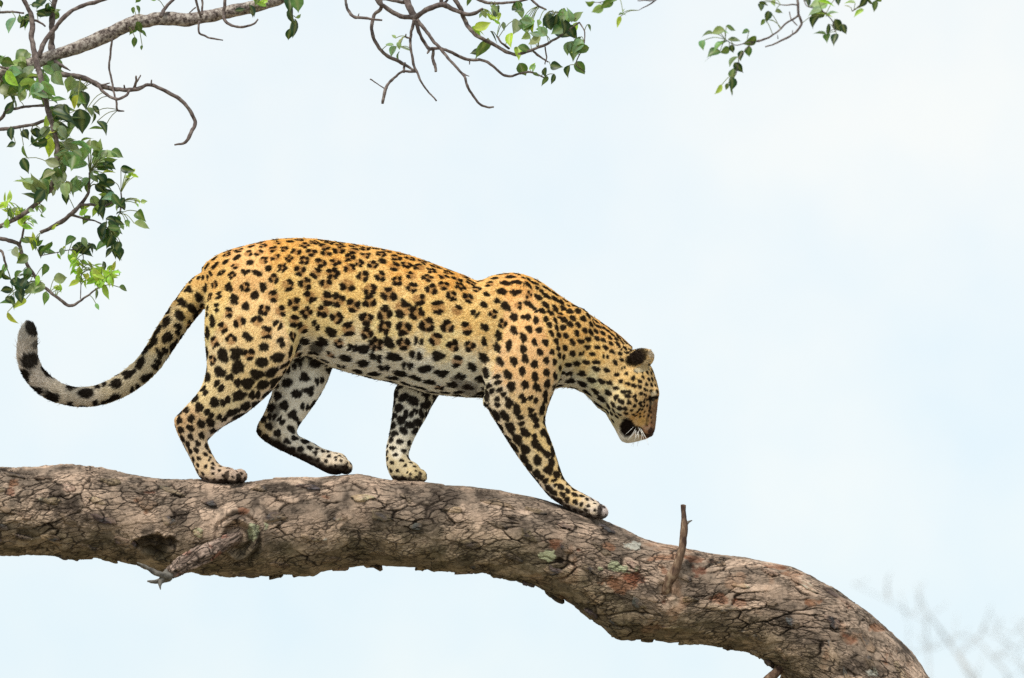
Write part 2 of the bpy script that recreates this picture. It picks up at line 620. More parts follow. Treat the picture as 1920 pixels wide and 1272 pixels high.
# rusty patches where a plate has come off
RED = [(1445, 1033, 15, 8), (1350, 1125, 16, 9), (1165, 1092, 26, 14), (1195, 1085, 22, 9), (1040, 1018, 16, 9), (1147, 1025, 12, 9), (1085, 1032, 8, 5), (1245, 1070, 14, 12),
       (1245, 1045, 22, 8), (1310, 1070, 16, 8), (1385, 1130, 14, 9), (1523, 1130, 17, 8), (1600, 1200, 20, 9), (1660, 1237, 14, 22), (1650, 1180, 24, 9), (1590, 1140, 12, 6), (612, 930, 14, 8), (255, 940, 12, 6),
       (280, 925, 11, 5), (455, 955, 12, 8), (25, 905, 12, 7), (20, 922, 10, 9), (1450, 1060, 30, 6), (1500, 1075, 26, 6), (1243, 1130, 12, 12), (1300, 1050, 22, 6), (275, 962, 9, 6)]
for i, (rx, ry, ra, rb) in enumerate(RED):
    d = np.sqrt(((pxl - rx) / ra) ** 2 + ((pyl - ry) / rb) ** 2) + 0.5 * w4 + 0.6 * n_mid + 0.25 * n_fin
    k = (1 - sstep(0.5, 1.05, d)) * front
    tone = np.array([[0.19, 0.058, 0.030], [0.26, 0.105, 0.055], [0.33, 0.16, 0.09]][i % 3])
    col = lerp(col, tone, 0.5 * k)
    limb_pts -= nrm * (0.003 * k)[:, None]
red2 = sstep(0.62, 0.95, fbm(flat * 13.0, 91, 3) + 0.2 * n_mid) * sstep(700, 1300, pxl + 300 * n_big)
col = lerp(col, np.array([0.34, 0.20, 0.13]), 0.4 * red2)
# pale lichen
for rx, ry, ra, rb, tn in [(476, 1000, 9, 15, 0), (1150, 1060, 14, 8, 0), (1175, 1066, 14, 6, 0), (1190, 1022, 16, 8, 1), (1025, 1042, 14, 8, 0), (610, 1010, 10, 7, 1), (500, 985, 7, 6, 0), (1128, 1066, 8, 5, 0), (1640, 1262, 12, 6, 1), (840, 960, 12, 6, 1)]:
    d = np.sqrt(((pxl - rx) / ra) ** 2 + ((pyl - ry) / rb) ** 2) + 0.6 * w4 + 0.7 * n_mid + 0.3 * n_fin
    k = (1 - sstep(0.5, 0.8, d)) * front
    col = lerp(col, np.array([[0.42, 0.43, 0.30], [0.46, 0.45, 0.41]][tn]), 0.85 * k)
    limb_pts += nrm * (0.002 * k)[:, None]
col = lerp(col, np.array([0.045, 0.034, 0.022]), 0.75 * hollow)
col = 0.30 * (np.maximum(col, 0) / 0.30) ** 1.22
bark_rgb = np.clip(col * np.array([0.92, 0.925, 0.89]), 0.012, 0.6)

faces = []
i = np.arange(NS - 1)[:, None] * NT
j = np.arange(NT)[None, :]
jn = (j + 1) % NT
quads = np.stack([i + j, i + NT + j, i + NT + jn, i + jn], -1).reshape(-1, 4)


def fast_mesh(name, v, q):
    me = bpy.data.meshes.new(name)
    nq, k = q.shape
    me.vertices.add(len(v))
    me.vertices.foreach_set('co', np.asarray(v, np.float32).ravel())
    me.loops.add(nq * k)
    me.loops.foreach_set('vertex_index', q.astype(np.int32).ravel())
    me.polygons.add(nq)
    me.polygons.foreach_set('loop_start', np.arange(0, nq * k, k, dtype=np.int32))
    me.polygons.foreach_set('use_smooth', np.ones(nq, bool))
    me.update(calc_edges=True)
    me.validate()
    return me


limb_root = empty('tree', P(1780, 3500, 0.0) * np.array([1, 1, 0]), 'thick brown tree limb with cracked bark that the leopard walks along', 'tree')
me = fast_mesh('limb', limb_pts, quads)
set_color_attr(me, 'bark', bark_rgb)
FLOW = np.stack([uu, vv + slant * uu, 0 * uu], -1)
fa_ = me.attributes.new('flow', 'FLOAT_VECTOR', 'POINT')
fa_.data.foreach_set('vector', FLOW.astype(np.float32).ravel())
GF = FLOW.reshape(NS, NT, 3)
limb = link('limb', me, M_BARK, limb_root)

GRID = limb_pts.reshape(NS, NT, 3)
GN = nrm.reshape(NS, NT, 3)
GC = bark_rgb.reshape(NS, NT, 3)
GBASE = base.reshape(NS, NT, 3)
GH = (0.0080 * fbm(flat * 6.0, 44, 2)).reshape(NS, NT)
PXG, PYG = pxl.reshape(NS, NT), pyl.reshape(NS, NT)
vis_front = np.tile(y_part, (NS, 1)) < 0.2


def limb_at(px, py):
    """index of the limb vertex on the near side that shows at (px, py)"""
    d = (PXG - px) ** 2 + (PYG - py) ** 2 + np.where(vis_front, 0, 1e6)
    return np.unravel_index(np.argmin(d), d.shape)


# loose bark plates: shells that follow the limb with one edge lifted
def bark_plate(ci, cj, la, lb, seed, lift=0.006, thick=0.004, shear=0.2):
    r = np.random.default_rng(seed)
    n = 15
    ang = np.linspace(0, 2 * math.pi, n, endpoint=False) + r.uniform(0, 0.3)
    rr = 1 + 0.22 * np.cos(2 * ang + r.uniform(0, 6)) + 0.16 * np.cos(3 * ang + r.uniform(0, 6)) + 0.14 * r.standard_normal(n)
    up_dir = r.uniform(0, 2 * math.pi)
    rows = []
    for k, sc_ in enumerate((1.0, 0.86, 0.5)):
        rows.append((ang, rr * sc_, k))
    v, c, fl = [], [], []

    def surf(du, dv, off):
        ii = ci + du / 0.0026
        tj = th[cj] + (dv + shear * du) / R[min(max(ci, 0), NS - 1)]
        i_ = int(np.clip(round(ii), 1, NS - 2)); j_ = int(np.abs(th - tj).argmin())
        p = GBASE[i_, j_] + GN[i_, j_] * (off + GH[i_, j_])
        fl.append(GF[i_, j_])
        return p, GC[i_, j_]
    hts = {0: 0.0, 1: thick, 2: thick * 1.15}
    tone = r.uniform(0.75, 1.25)
    warm = np.array([1.0, r.uniform(0.93, 1.02), r.uniform(0.85, 1.0)])
    for (a, q, k) in rows:
        for t in range(n):
            du, dv = la * q[t] * math.cos(a[t]), lb * q[t] * math.sin(a[t])
            e = max(0.0, math.cos(a[t] - up_dir)) * q[t]
            off = hts[k] + 0.0025 + lift * e ** 1.5 + 0.0012 * r.standard_normal()
            p, cc = surf(du, dv, off)
            v.append(p)
            c.append(np.clip(np.maximum(cc, 0.09) * tone * warm * (1 + 0.12 * r.standard_normal()), 0.02, 0.5))
    p, cc = surf(0, 0, thick + 0.005)
    v.append(p); c.append(np.maximum(cc, 0.09) * tone)
    for t in range(n):        # foot of the rim, sunk into the limb
        du, dv = la * rr[t] * 0.96 * math.cos(ang[t]), lb * rr[t] * 0.96 * math.sin(ang[t])
        e = max(0.0, math.cos(ang[t] - up_dir)) * rr[t]
        p, cc = surf(du, dv, -0.004 + 0.6 * lift * e ** 1.5)
        v.append(p); c.append(np.array([0.05, 0.034, 0.026]))
    f = []
    for k in range(2):
        for t in range(n):
            a, b = k * n + t, k * n + (t + 1) % n
            f.append((a, a + n, b + n, b))
    for t in range(n):
        f.append((2 * n + t, 3 * n, 2 * n + (t + 1) % n))
        f.append((3 * n + 1 + t, t, (t + 1) % n, 3 * n + 1 + (t + 1) % n))
    me = mesh_from('bark_plate', v, [tuple(reversed(x)) for x in f], True)
    set_color_attr(me, 'bark', np.array(c))
    a_ = me.attributes.new('flow', 'FLOAT_VECTOR', 'POINT')
    a_.data.foreach_set('vector', np.array(fl, np.float32).ravel())
    return link('bark_plate', me, M_BARK, limb_root)


cand = np.argwhere(vis_front & (PXG > -20) & (PXG < 1760) & (PYG < 1285))
picked = []
sel = RNG.permutation(len(cand))[:5000]
for q in sel:
    ci, cj = cand[q]
    x, y = PXG[ci, cj], PYG[ci, cj]
    rz = rough_zone.reshape(NS, NT)[ci, cj]
    sp = 46 - 14 * rz
    if up_part[cj] > 0.80 or up_part[cj] < -0.9:
        continue
    if math.hypot(x - 447, y - 1010) < 75 or math.hypot(x - 290, y - 1022) < 50 or math.hypot(x - 1247, y - 1105) < 35:
        continue
    if any(abs(x - rx) < ra + 4 and abs(y - ry) < rb + 6 for rx, ry, ra, rb in RED):
        continue
    if all((x - a) ** 2 / 2.2 + (y - b) ** 2 * 1.4 > sp * sp for a, b in picked):
        picked.append((x, y))
        bark_plate(ci, cj, RNG.uniform(0.016, 0.038), RNG.uniform(0.007, 0.014), 1000 + len(picked), lift=RNG.uniform(0.0, 0.004), thick=RNG.uniform(0.001, 0.0025), shear=RNG.uniform(0.0, 0.35))
    if len(picked) >= 190:
        break
# plates that hang from the underside and break the outline
for k, (x, y) in enumerate([(135, 1046), (152, 1050), (120, 1043), (205, 1048), (330, 1064), (470, 1078), (520, 1080), (560, 1080), (578, 1079), (640, 1060), (700, 1056), (790, 1064), (870, 1070), (935, 1080), (990, 1097),
                           (1040, 1115), (1110, 1148), (1150, 1180), (1165, 1190), (1180, 1196), (1215, 1200), (1290, 1204), (1370, 1213), (1420, 1222), (1445, 1240)]):
    ci, cj = limb_at(x, y)
    bark_plate(ci, cj, random.uniform(0.016, 0.03), random.uniform(0.010, 0.018), 3000 + k, lift=random.uniform(0.003, 0.009), thick=0.004, shear=random.uniform(0, 0.3))


def px_tube(name, pts, y0, y1, mat, parent, nseg=10, n=None, knob=0.14, seed=0, flat_attr=None):
    """pts: rows (px, py, radius px) ; depth runs from y0 to y1"""
    pts = np.array(pts, float)
    yy = np.linspace(y0, y1, len(pts)) if not hasattr(y0, '__len__') else np.array(y0, float)
    w = P(pts[:, 0], pts[:, 1], yy)
    arr = np.hstack([w, pts[:, 2:3] / PXM])
    n = n or max(6, len(pts) * 5)
    s = catmull(arr, n)
    v, f = tube_arrays(s[:, :3], np.maximum(s[:, 3], 0.0006), nseg, knob, seed)
    return link(name, mesh_from(name, v, f), mat, parent)


# broken branch that sticks out towards the camera, with splinters
bp_ = np.array([(456, 1001, 9.5), (440, 1011, 12), (418, 1023, 13.5), (395, 1034, 16.5), (378, 1042, 18), (352, 1056, 15), (330, 1068, 15), (316, 1077, 12)], float)
bs_ = catmull(np.hstack([P(bp_[:, 0], bp_[:, 1], np.linspace(-0.108, -0.235, 8)), bp_[:, 2:3] / PXM]), 150)
bv_, bf_ = tube_arrays(bs_[:, :3], bs_[:, 3], 44, 0.0)
axis_ = np.repeat(bs_[:, :3], 44, 0)
rd_ = unit(bv_ - axis_)
along = np.repeat(np.linspace(0, .30, 150), 44)
angp = np.tile(np.linspace(0, 2 * math.pi, 44, endpoint=False), 150)
qq = np.stack([along * 14, np.cos(angp) * 1.6, np.sin(angp) * 1.6], -1)
fl_ = 2.2 * fbm(qq, 611, 4) + 8
step_ = np.floor(fl_) + sstep(.75, 1, fl_ - np.floor(fl_))
hb_ = 0.0026 * (step_ - 8) + 0.0012 * fbm(bv_ * 160, 615, 3) - 0.0025 * (1 - sstep(.03, .18, np.abs(fbm(qq * np.array([1.2, 2.4, 2.4]), 618, 3))))
hb_[-44:] -= 0.006 * RNG.random(44)
bv_ = bv_ + rd_ * hb_[:, None]
bme = mesh_from('broken_branch', bv_, bf_)
bcol = lerp(np.broadcast_to(np.array([.20, .145, .115]), bv_.shape), np.array([.42, .31, .25]), np.clip(.4 + .5 * (step_ - 8) + .5 * fbm(bv_ * 70, 620, 3), 0, 1))
bcol = lerp(bcol, np.array([.04, .028, .022]), np.clip(1.4 * (1 - sstep(.03, .2, np.abs(fbm(qq * np.array([1.2, 2.4, 2.4]), 618, 3)))), 0, .8))
bcol = lerp(bcol, np.array([.30, .12, .08]), .6 * sstep(.25, .7, fbm(bv_ * 30, 622, 2)))
set_color_attr(bme, 'bark', bcol)
fa_ = bme.attributes.new('flow', 'FLOAT_VECTOR', 'POINT')
fa_.data.foreach_set('vector', np.stack([along, angp * .022, 0 * along], -1).astype(np.float32).ravel())
bb = link('broken_branch', bme, M_BARK, limb_root)
px_tube('splinter', [(322, 1080, 9), (300, 1077, 6.5), (278, 1067, 4.5), (257, 1055, 1)], -0.235, -0.27, M_GREY, bb, 8, 16, 0.3, 6)
px_tube('splinter', [(316, 1074, 8), (304, 1086, 6), (300, 1096, 3.2), (301, 1106, 0.6)], -0.23, -0.26, M_GREY, bb, 8, 14, 0.3, 7)
px_tube('splinter', [(316, 1082, 8), (296, 1091, 4.5), (276, 1090, 1.5)], -0.22, -0.23, M_GREY, bb, 8, 12, 0.35, 8)
# upright dead twig
tw = px_tube('upright_twig', [(1238, 1128, 11), (1246, 1108, 11), (1257, 1087, 10), (1268, 1064, 8.8), (1276, 1038, 8), (1281, 1012, 7.4), (1283, 985, 6.8), (1282, 965, 5.4), (1280, 947, 4.4)], [-0.08, -0.106, -0.124, -0.13, -0.13, -0.125, -0.12, -0.115, -0.11], 0, M_SNAG, limb_root, 14, 60, 0.16, 12)
px_tube('thorn', [(1285, 984, 4), (1291, 979, 2.4), (1298, 976, 0.8)], -0.118, -0.118, M_GREY, tw, 6, 8, 0.1, 13)
px_tube('splinter', [(1283, 955, 3), (1285, 947, 1.2)], -0.112, -0.112, M_SNAG, tw, 6, 6, 0.1, 14)
# stubs below the bend
st = px_tube('stub', [(1492, 1232, 11), (1466, 1252, 10), (1446, 1270, 9), (1424, 1292, 8)], -0.03, -0.05, M_SNAG, limb_root, 12, 26, 0.16, 15)
px_tube('thorn', [(1462, 1246, 4), (1450, 1243, 2.5), (1438, 1249, 0.8)], -0.03, -0.035, M_GREY, st, 6, 8, 0.1, 16)
px_tube('stub', [(1490, 1245, 8), (1474, 1262, 7), (1462, 1285, 5)], 0.02, 0.02, M_SNAG, limb_root, 10, 20, 0.16, 17)

# ================================================================== THE LEOPARD
# lofts: rows (ax, ay, bx, by, depth centre, depth half width) in photo pixels / metres
TORSO = [(379, 503, 386, 580, 0, .030), (392, 490, 396, 625, 0, .070), (420, 474, 420, 670, 0, .105), (465, 461, 462, 692, 0, .124), (520, 450, 515, 690, 0, .132),
         (580, 449, 575, 668, 0, .130), (640, 456, 632, 690, 0, .128), (700, 465, 690, 706, 0, .135), (760, 478, 745, 718, 0, .143), (820, 499, 802, 735, 0, .147),
         (870, 518, 855, 741, 0, .144), (897, 528, 880, 743, 0, .140), (930, 517, 912, 745, 0, .132), (970, 514, 962, 752, 0, .120), (1012, 529, 1008, 745, 0, .110),
         (1052, 557, 1042, 727, 0, .097), (1092, 582, 1074, 727, 0, .085), (1130, 607, 1100, 740, 0, .079), (1162, 630, 1124, 766, 0, .076), (1186, 652, 1146, 780, 0, .070)]
HEAD = [(1192, 664, 1150, 690, 0, .040), (1219, 686, 1126, 722, 0, .074), (1229, 710, 1128, 750, 0, .084), (1235, 735, 1137, 776, 0, .083), (1233, 755, 1146, 792, 0, .070),
        (1231, 775, 1153, 804, 0, .052), (1229, 795, 1159, 816, 0, .043), (1226, 811, 1166, 827, 0, .036), (1216, 821, 1178, 831, 0, .022)]
MUZZLE = [(1222, 785, 1190, 790, -.018, .022), (1222, 800, 1188, 806, -.020, .025), (1217, 815, 1190, 822, -.018, .020)]
HIND_NEAR = [(405, 500, 545, 480, -.050, .03), (389, 560, 575, 560, -.068, .062), (384, 612, 572, 615, -.074, .070), (386, 655, 557, 655, -.075, .068),
             (388, 690, 538, 692, -.072, .060), (377, 728, 508, 734, -.066, .049), (356, 755, 458, 777, -.060, .039), (337, 775, 418, 800, -.056, .031),
             (327, 788, 391, 824, -.051, .026), (333, 812, 391, 836, -.048, .0235), (346, 838, 398, 852, -.045, .0225), (360, 866, 409, 869, -.042, .025), (374, 894, 420, 876, -.041, .030),
             (395, 908, 430, 877, -.041, .034), (418, 908, 437, 880, -.041, .035), (432, 904, 443, 886, -.041, .024)]
HIND_FAR = [(470, 610, 625, 560, .055, .05), (492, 660, 628, 660, .062, .055), (506, 700, 619, 700, .062, .050), (511, 732, 607, 728, .060, .044), (504, 755, 590, 757, .056, .036), (495, 777, 572, 782, .052, .030),
            (484, 796, 557, 805, .049, .026), (482, 812, 559, 817, .047, .025), (499, 829, 568, 822, .046, .024), (530, 846, 590, 833, .044, .024), (562, 861, 606, 842, .042, .024),
            (592, 876, 626, 848, .041, .027), (614, 887, 640, 851, .040, .033), (630, 890, 649, 858, .040, .032), (640, 888, 653, 868, .040, .020)]
FORE_NEAR = [(915, 545, 1005, 540, -.055, .02), (905, 600, 1048, 600, -.080, .042), (904, 655, 1058, 650, -.088, .052), (907, 710, 1052, 700, -.087, .053), (911, 745, 1037, 737, -.083, .049),
             (917, 770, 1025, 770, -.079, .044), (930, 792, 1022, 795, -.074, .039), (950, 824, 1031, 822, -.067, .034), (968, 852, 1041, 850, -.061, .030), (991, 884, 1049, 876, -.054, .0265),
             (1013, 911, 1058, 898, -.048, .025), (1031, 932, 1074, 915, -.044, .028), (1058, 950, 1097, 928, -.042, .034), (1086, 966, 1114, 937, -.041, .037), (1104, 972, 1124, 944, -.041, .034), (1116, 972, 1128, 954, -.041, .022)]
FORE_FAR = [(880, 560, 1000, 560, .060, .03), (830, 640, 950, 640, .078, .045), (765, 700, 860, 710, .078, .045), (742, 728, 828, 735, .074, .043), (738, 754, 812, 757, .068, .037), (735, 784, 797, 786, .061, .031),
            (730, 815, 780, 815, .054, .026), (724, 846, 767, 846, .048, .0245), (726, 876, 768, 862, .044, .027), (738, 900, 776, 867, .042, .031), (756, 905, 783, 872, .041, .034), (770, 906, 788, 880, .041, .032), (778, 904, 791, 890, .041, .020)]
TAILC = [(400, 545, 40), (378, 548, 31), (356, 569, 26), (315, 627, 23), (278, 683, 21), (236, 718, 20), (189, 740, 18), (141, 744, 17), (98, 731, 17.5), (66, 704, 18), (52, 672, 17.5), (51, 645, 16.5), (53, 622, 14), (55, 606, 7)]
EAR_N = [(1172, 662, 1196, 702, -.048, .021), (1187, 656, 1210, 694, -.058, .016), (1203, 654, 1221, 684, -.064, .010), (1219, 655, 1227, 669, -.066, .005)]
EAR_F = [(1174, 664, 1198, 700, .050, .020), (1190, 657, 1212, 690, .060, .016), (1205, 656, 1222, 680, .066, .011), (1217, 657, 1226, 669, .068, .006)]

bv, bf = [], []
AX_P, AX_R, AX_D, AX_ID = [], [], [], []


def add_loft(rows, rid, flow, nseg=40, exp=2.15, per=10):
    rows = np.array(rows, float)
    a = P(rows[:, 0], rows[:, 1], rows[:, 4])
    b = P(rows[:, 2], rows[:, 3], rows[:, 4])
    arr = np.hstack([(a + b) / 2, (a - b) / 2, rows[:, 5:6]])
    s = catmull(arr, len(rows) * per)
    c, h, w = s[:, :3], s[:, 3:6], np.maximum(s[:, 6], 0.003)
    t = np.linspace(0, 2 * math.pi, nseg, endpoint=False)
    e = 2.0 / exp
    ct = np.sign(np.cos(t)) * np.abs(np.cos(t)) ** e
    st_ = np.sign(np.sin(t)) * np.abs(np.sin(t)) ** e
    v = c[:, None, :] + h[:, None, :] * st_[None, :, None] + np.array([0, 1.0, 0])[None, None, :] * (w[:, None] * ct[None, :])[..., None]
    off = sum(len(x) for x in bv)
    n = len(s)
    bv.append(v.reshape(-1, 3))
    for i in range(n - 1):
        for j in range(nseg):
            a_, b_ = off + i * nseg + j, off + i * nseg + (j + 1) % nseg
            bf.append((a_, b_, b_ + nseg, a_ + nseg))
    bf.append(tuple(off + k for k in range(nseg - 1, -1, -1)))
    bf.append(tuple(off + (n - 1) * nseg + k for k in range(nseg)))
    d = unit(np.gradient(c, axis=0)) * flow
    c, h, w, d = c[::4], h[::4], w[::4], d[::4]
    AX_P.append(c); AX_R.append((np.linalg.norm(h, axis=1) + w) / 2); AX_D.append(d); AX_ID.append(np.full(len(c), rid))


def add_blob(px, py, Y, rx, ry, rd, ang=0.0):
    """ellipsoid: rx, ry photo pixels, rd metres deep"""
    c = P(px, py, Y)
    t = np.linspace(0, math.pi, 13)
    q = np.linspace(0, 2 * math.pi, 20, endpoint=False)
    x = (np.cos(t)[:, None] * np.ones(20)) * rx / PXM
    z = (np.sin(t)[:, None] * np.cos(q)) * ry / PXM
    y = (np.sin(t)[:, None] * np.sin(q)) * rd
    ca, sa = math.cos(math.radians(ang)), math.sin(math.radians(ang))
    v = np.stack([c[0] + x * ca + z * sa, c[1] + y, c[2] - x * sa + z * ca], -1).reshape(-1, 3)
    off = sum(len(k) for k in bv)
    bv.append(v)
    for i in range(12):
        for j in range(20):
            a_, b_ = off + i * 20 + j, off + i * 20 + (j + 1) % 20
            bf.append((a_, b_, b_ + 20, a_ + 20))


add_loft(TORSO, 0, -1, 56, 2.2)
add_loft(HEAD, 1, -1, 44, 2.2)
for sgn in (1, -1):
    m_ = [(a, b, c, d, e * sgn, f) for a, b, c, d, e, f in MUZZLE]
    add_loft(m_, 1, -1, 20, 2.1)
add_loft(HIND_NEAR, 2, 1)
add_loft(HIND_FAR, 3, 1)
add_loft(FORE_NEAR, 4, 1)
add_loft(FORE_FAR, 5, 1)
tl = np.array(TAILC, float)
tdir = unit(np.gradient(tl[:, :2], axis=0))
tn = np.stack([tdir[:, 1], -tdir[:, 0]], -1)
add_loft([(x + tn[k, 0] * r, y + tn[k, 1] * r, x - tn[k, 0] * r, y - tn[k, 1] * r, [0, 0, 0, 0, .01, .02, .03, .035, .035, .03, .02, .01, 0, 0][k], r / PXM * 0.95) for k, (x, y, r) in enumerate(TAILC)], 6, 1, 26, 2.0)
add_loft(EAR_N, 7, 1, 24, 2.0)
add_loft(EAR_F, 7, 1, 24, 2.0)
# brow, cheek, shoulder blade, hip and elbow masses
for sg in (-1, 1):
    add_blob(1227, 738, .040 * sg, 9, 13, .020)
    add_blob(1176, 752, .055 * sg, 34, 34, .034)
    add_blob(1060, 640, .060 * sg, 50, 70, .040, 30)
    add_blob(800, 600, .085 * sg, 120, 90, .066, 10)
    add_blob(470, 545, .075 * sg, 65, 60, .056)
for (x, y, d, rx, ry, rd, an) in [(932, 690, .108, 26, 58, .026, 0), (985, 660, .112, 30, 60, .024, 10), (1030, 668, .086, 18, 48, .034, 10), (965, 780, .086, 26, 44, .024, -20), (916, 752, .084, 10, 14, .024, 0),
                                    (505, 640, .112, 46, 62, .030, 10), (440, 610, .112, 40, 70, .026, 0), (420, 735, .088, 26, 40, .020, 55), (975, 580, .088, 18, 55, .014, 12)]:
    add_blob(x, y, -d, rx, ry, rd, an)
add_blob(968, 560, -.052, 42, 40, .050)
add_blob(958, 560, .055, 42, 38, .050)
# toes
for (x, y, yc, ang) in [(449, 893, -.041, 10), (647, 876, .040, 42), (786, 893, .041, 14), (1126, 960, -.041, 24)]:
    ca_, sa_ = math.cos(math.radians(ang)), math.sin(math.radians(ang))
    for k, o_ in enumerate((-.034, -.0125, .0115, .033)):
        f_ = (-12, 1, 2, -8)[k]
        add_blob(x + f_ * ca_, y + f_ * sa_ + (3, -1, 0, 2)[k], yc + o_, 13, 13, .0128, ang)

raw = mesh_from('raw', np.vstack(bv), bf)
tmp = bpy.data.objects.new('tmp', raw)
COL.objects.link(tmp)
rm = tmp.modifiers.new('r', 'REMESH')
rm.mode = 'VOXEL'
rm.voxel_size = 0.0038
sm = tmp.modifiers.new('s', 'SMOOTH')
sm.factor = 0.5
sm.iterations = 5
dg = bpy.context.evaluated_depsgraph_get()
body_me = bpy.data.meshes.new_from_object(tmp.evaluated_get(dg))
bpy.data.objects.remove(tmp)
bpy.data.meshes.remove(raw)
nv = len(body_me.vertices)
bco = np.empty(nv * 3, np.float32)
body_me.vertices.foreach_get('co', bco)
bco = bco.reshape(-1, 3).astype(float)
bno = np.empty(nv * 3, np.float32)
body_me.vertices.foreach_get('normal', bno)
bno = bno.reshape(-1, 3).astype(float)
body_me.polygons.foreach_set('use_smooth', np.ones(len(body_me.polygons), bool))

AX_P, AX_R, AX_D, AX_ID = np.vstack(AX_P), np.concatenate(AX_R), np.vstack(AX_D), np.concatenate(AX_ID)


def nearest_axis(p):
    """region id and lie of the fur at each point"""
    rid = np.empty(len(p), int)
    dr = np.empty((len(p), 3))
    for s in range(0, len(p), 20000):
        q = p[s:s + 20000]
        d = np.sqrt(np.maximum((q ** 2).sum(1)[:, None] + (AX_P ** 2).sum(1)[None] - 2 * q @ AX_P.T, 0)) / AX_R[None]
        k = d.argmin(1)
        rid[s:s + 20000] = AX_ID[k]
        w = np.exp(-((d - d.min(1, keepdims=True)) * 9).astype(np.float32))
        dr[s:s + 20000] = (w @ AX_D) / w.sum(1, keepdims=True)
    return rid, unit(dr)


def idw(px, py, table, power=1.6):
    t = np.array(table, float)
    d2 = (px[:, None] - t[None, :, 0]) ** 2 + (py[:, None] - t[None, :, 1]) ** 2 + 60.0
    w = d2 ** -power
    w /= w.sum(1, keepdims=True)
    return w @ t[:, 2:]


# spots: px, py, spacing, radius, elongation, angle (deg, 0 = along x, positive = down to the right), share of rosettes
SPOT = [(400, 500, 25, 8, 1.3, -35, .1), (450, 490, 27, 10, 1.1, -20, .5), (520, 465, 26, 9, 1.4, -5, .5), (600, 475, 30, 11, 1.2, 5, .7), (680, 485, 30, 11, 1.2, 10, .75), (750, 500, 32, 12, 1.2, 15, .8), (820, 520, 32, 12, 1.2, 20, .8), (870, 545, 32, 12, 1.1, 20, .7),
        (560, 540, 34, 13, 1.1, 60, .7), (650, 540, 37, 15, 1.1, 10, .8), (750, 585, 41, 17, 1.1, 30, .85), (820, 600, 40, 16, 1.1, 30, .85), (870, 620, 34, 13, 1.1, 40, .5), (850, 660, 32, 12, 1.2, 10, .4), (720, 640, 38, 15, 1.2, 15, .55), (640, 610, 36, 14, 1.1, 20, .6),
        (640, 650, 34, 12, 1.2, 30, .1), (680, 680, 39, 12.5, 1.45, -18, 0), (740, 680, 40, 12.5, 1.5, -15, 0), (800, 690, 40, 12.5, 1.5, -5, 0), (780, 725, 38, 10.5, 1.7, 5, 0), (870, 720, 38, 11, 1.3, 30, 0), (620, 690, 34, 9.5, 1.5, 10, 0),
        (410, 555, 27, 9, 1.3, 80, .15), (480, 540, 29, 11, 1.2, 70, .35), (480, 590, 30, 12, 1.2, 40, .4), (420, 650, 32, 13, 1.25, 80, .1), (500, 620, 33, 13, 1.2, -20, .35), (540, 640, 30, 11, 1.3, 60, .2), (450, 690, 34, 14, 1.2, -20, .1), (510, 700, 32, 13, 1.4, -25, 0), (395, 740, 30, 12, 1.2, 60, 0), (440, 765, 33, 12.5, 1.25, -25, 0), (380, 780, 24, 9, 1.2, 60, 0),
        (350, 800, 19, 7, 1.2, 60, 0), (372, 835, 18, 6, 1.2, 65, 0), (390, 865, 14, 4, 1.1, 60, 0), (400, 890, 13, 3.2, 1.1, 0, 0), (440, 892, 14, 3, 1.1, 0, 0),
        (915, 545, 27, 9, 1.3, 20, .3), (970, 530, 25, 8.5, 1.5, 10, .1), (1020, 550, 23, 8, 1.4, 30, .1), (930, 600, 28, 10, 1.3, 70, .3), (980, 580, 24, 8.5, 1.2, 60, .1), (1010, 620, 20, 7, 1.2, 80, .1), (950, 650, 23, 8, 1.3, 75, .1), (1040, 620, 17, 6, 1.2, 70, 0), (1045, 670, 16, 5.5, 1.2, 70, 0),
        (980, 680, 22, 8, 1.3, 70, .1), (1010, 700, 23, 8, 1.2, 70, 0), (930, 720, 24, 9, 1.3, 75, 0), (960, 750, 28, 11, 1.5, 70, 0), (1010, 760, 26, 9, 1.6, 80, 0), (940, 790, 29, 12, 1.3, 60, 0), (990, 800, 28, 11.5, 1.5, 72, 0), (980, 845, 28, 11.5, 1.2, 60, 0), (1030, 850, 24, 9, 1.6, 72, 0), (1010, 890, 24, 9.5, 1.2, 50, 0), (1045, 905, 20, 7.5, 1.3, 60, 0), (1060, 930, 18, 6, 1.3, 35, 0), (1100, 950, 15, 4, 1.2, 20, 0), (1130, 955, 20, 2.8, 1, 0, 0),
        (1070, 590, 20, 7, 1.3, 50, 0), (1110, 620, 18, 6, 1.3, 40, 0), (1150, 640, 16, 5, 1.3, 40, 0), (1080, 640, 18, 6, 1.3, 30, 0), (1120, 660, 18, 5.5, 1.6, 10, 0), (1075, 690, 19, 6, 1.3, 0, 0), (1080, 715, 30, 9, 1.3, 5, 0), (1110, 725, 30, 8, 1.5, 50, 0), (1130, 755, 28, 8, 1.6, 35, 0), (1130, 700, 20, 6, 1.5, 5, 0),
        (1170, 690, 17, 4.5, 1.2, 20, 0), (1160, 720, 18, 5, 1.7, 5, 0), (1190, 725, 15.5, 4.8, 1.2, 0, 0), (1215, 710, 13, 4.2, 1.2, 50, 0), (1170, 750, 17, 6, 1.3, 20, 0), (1195, 750, 13, 4.5, 1.2, 10, 0), (1150, 775, 17, 4.5, 1.4, 40, 0), (1190, 772, 10.5, 3.2, 1.1, 0, 0), (1212, 760, 9.5, 2.8, 1.1, 0, 0), (1205, 785, 9, 2.2, 1.2, 0, 0), (1165, 815, 40, 1.5, 1, 0, 0)]
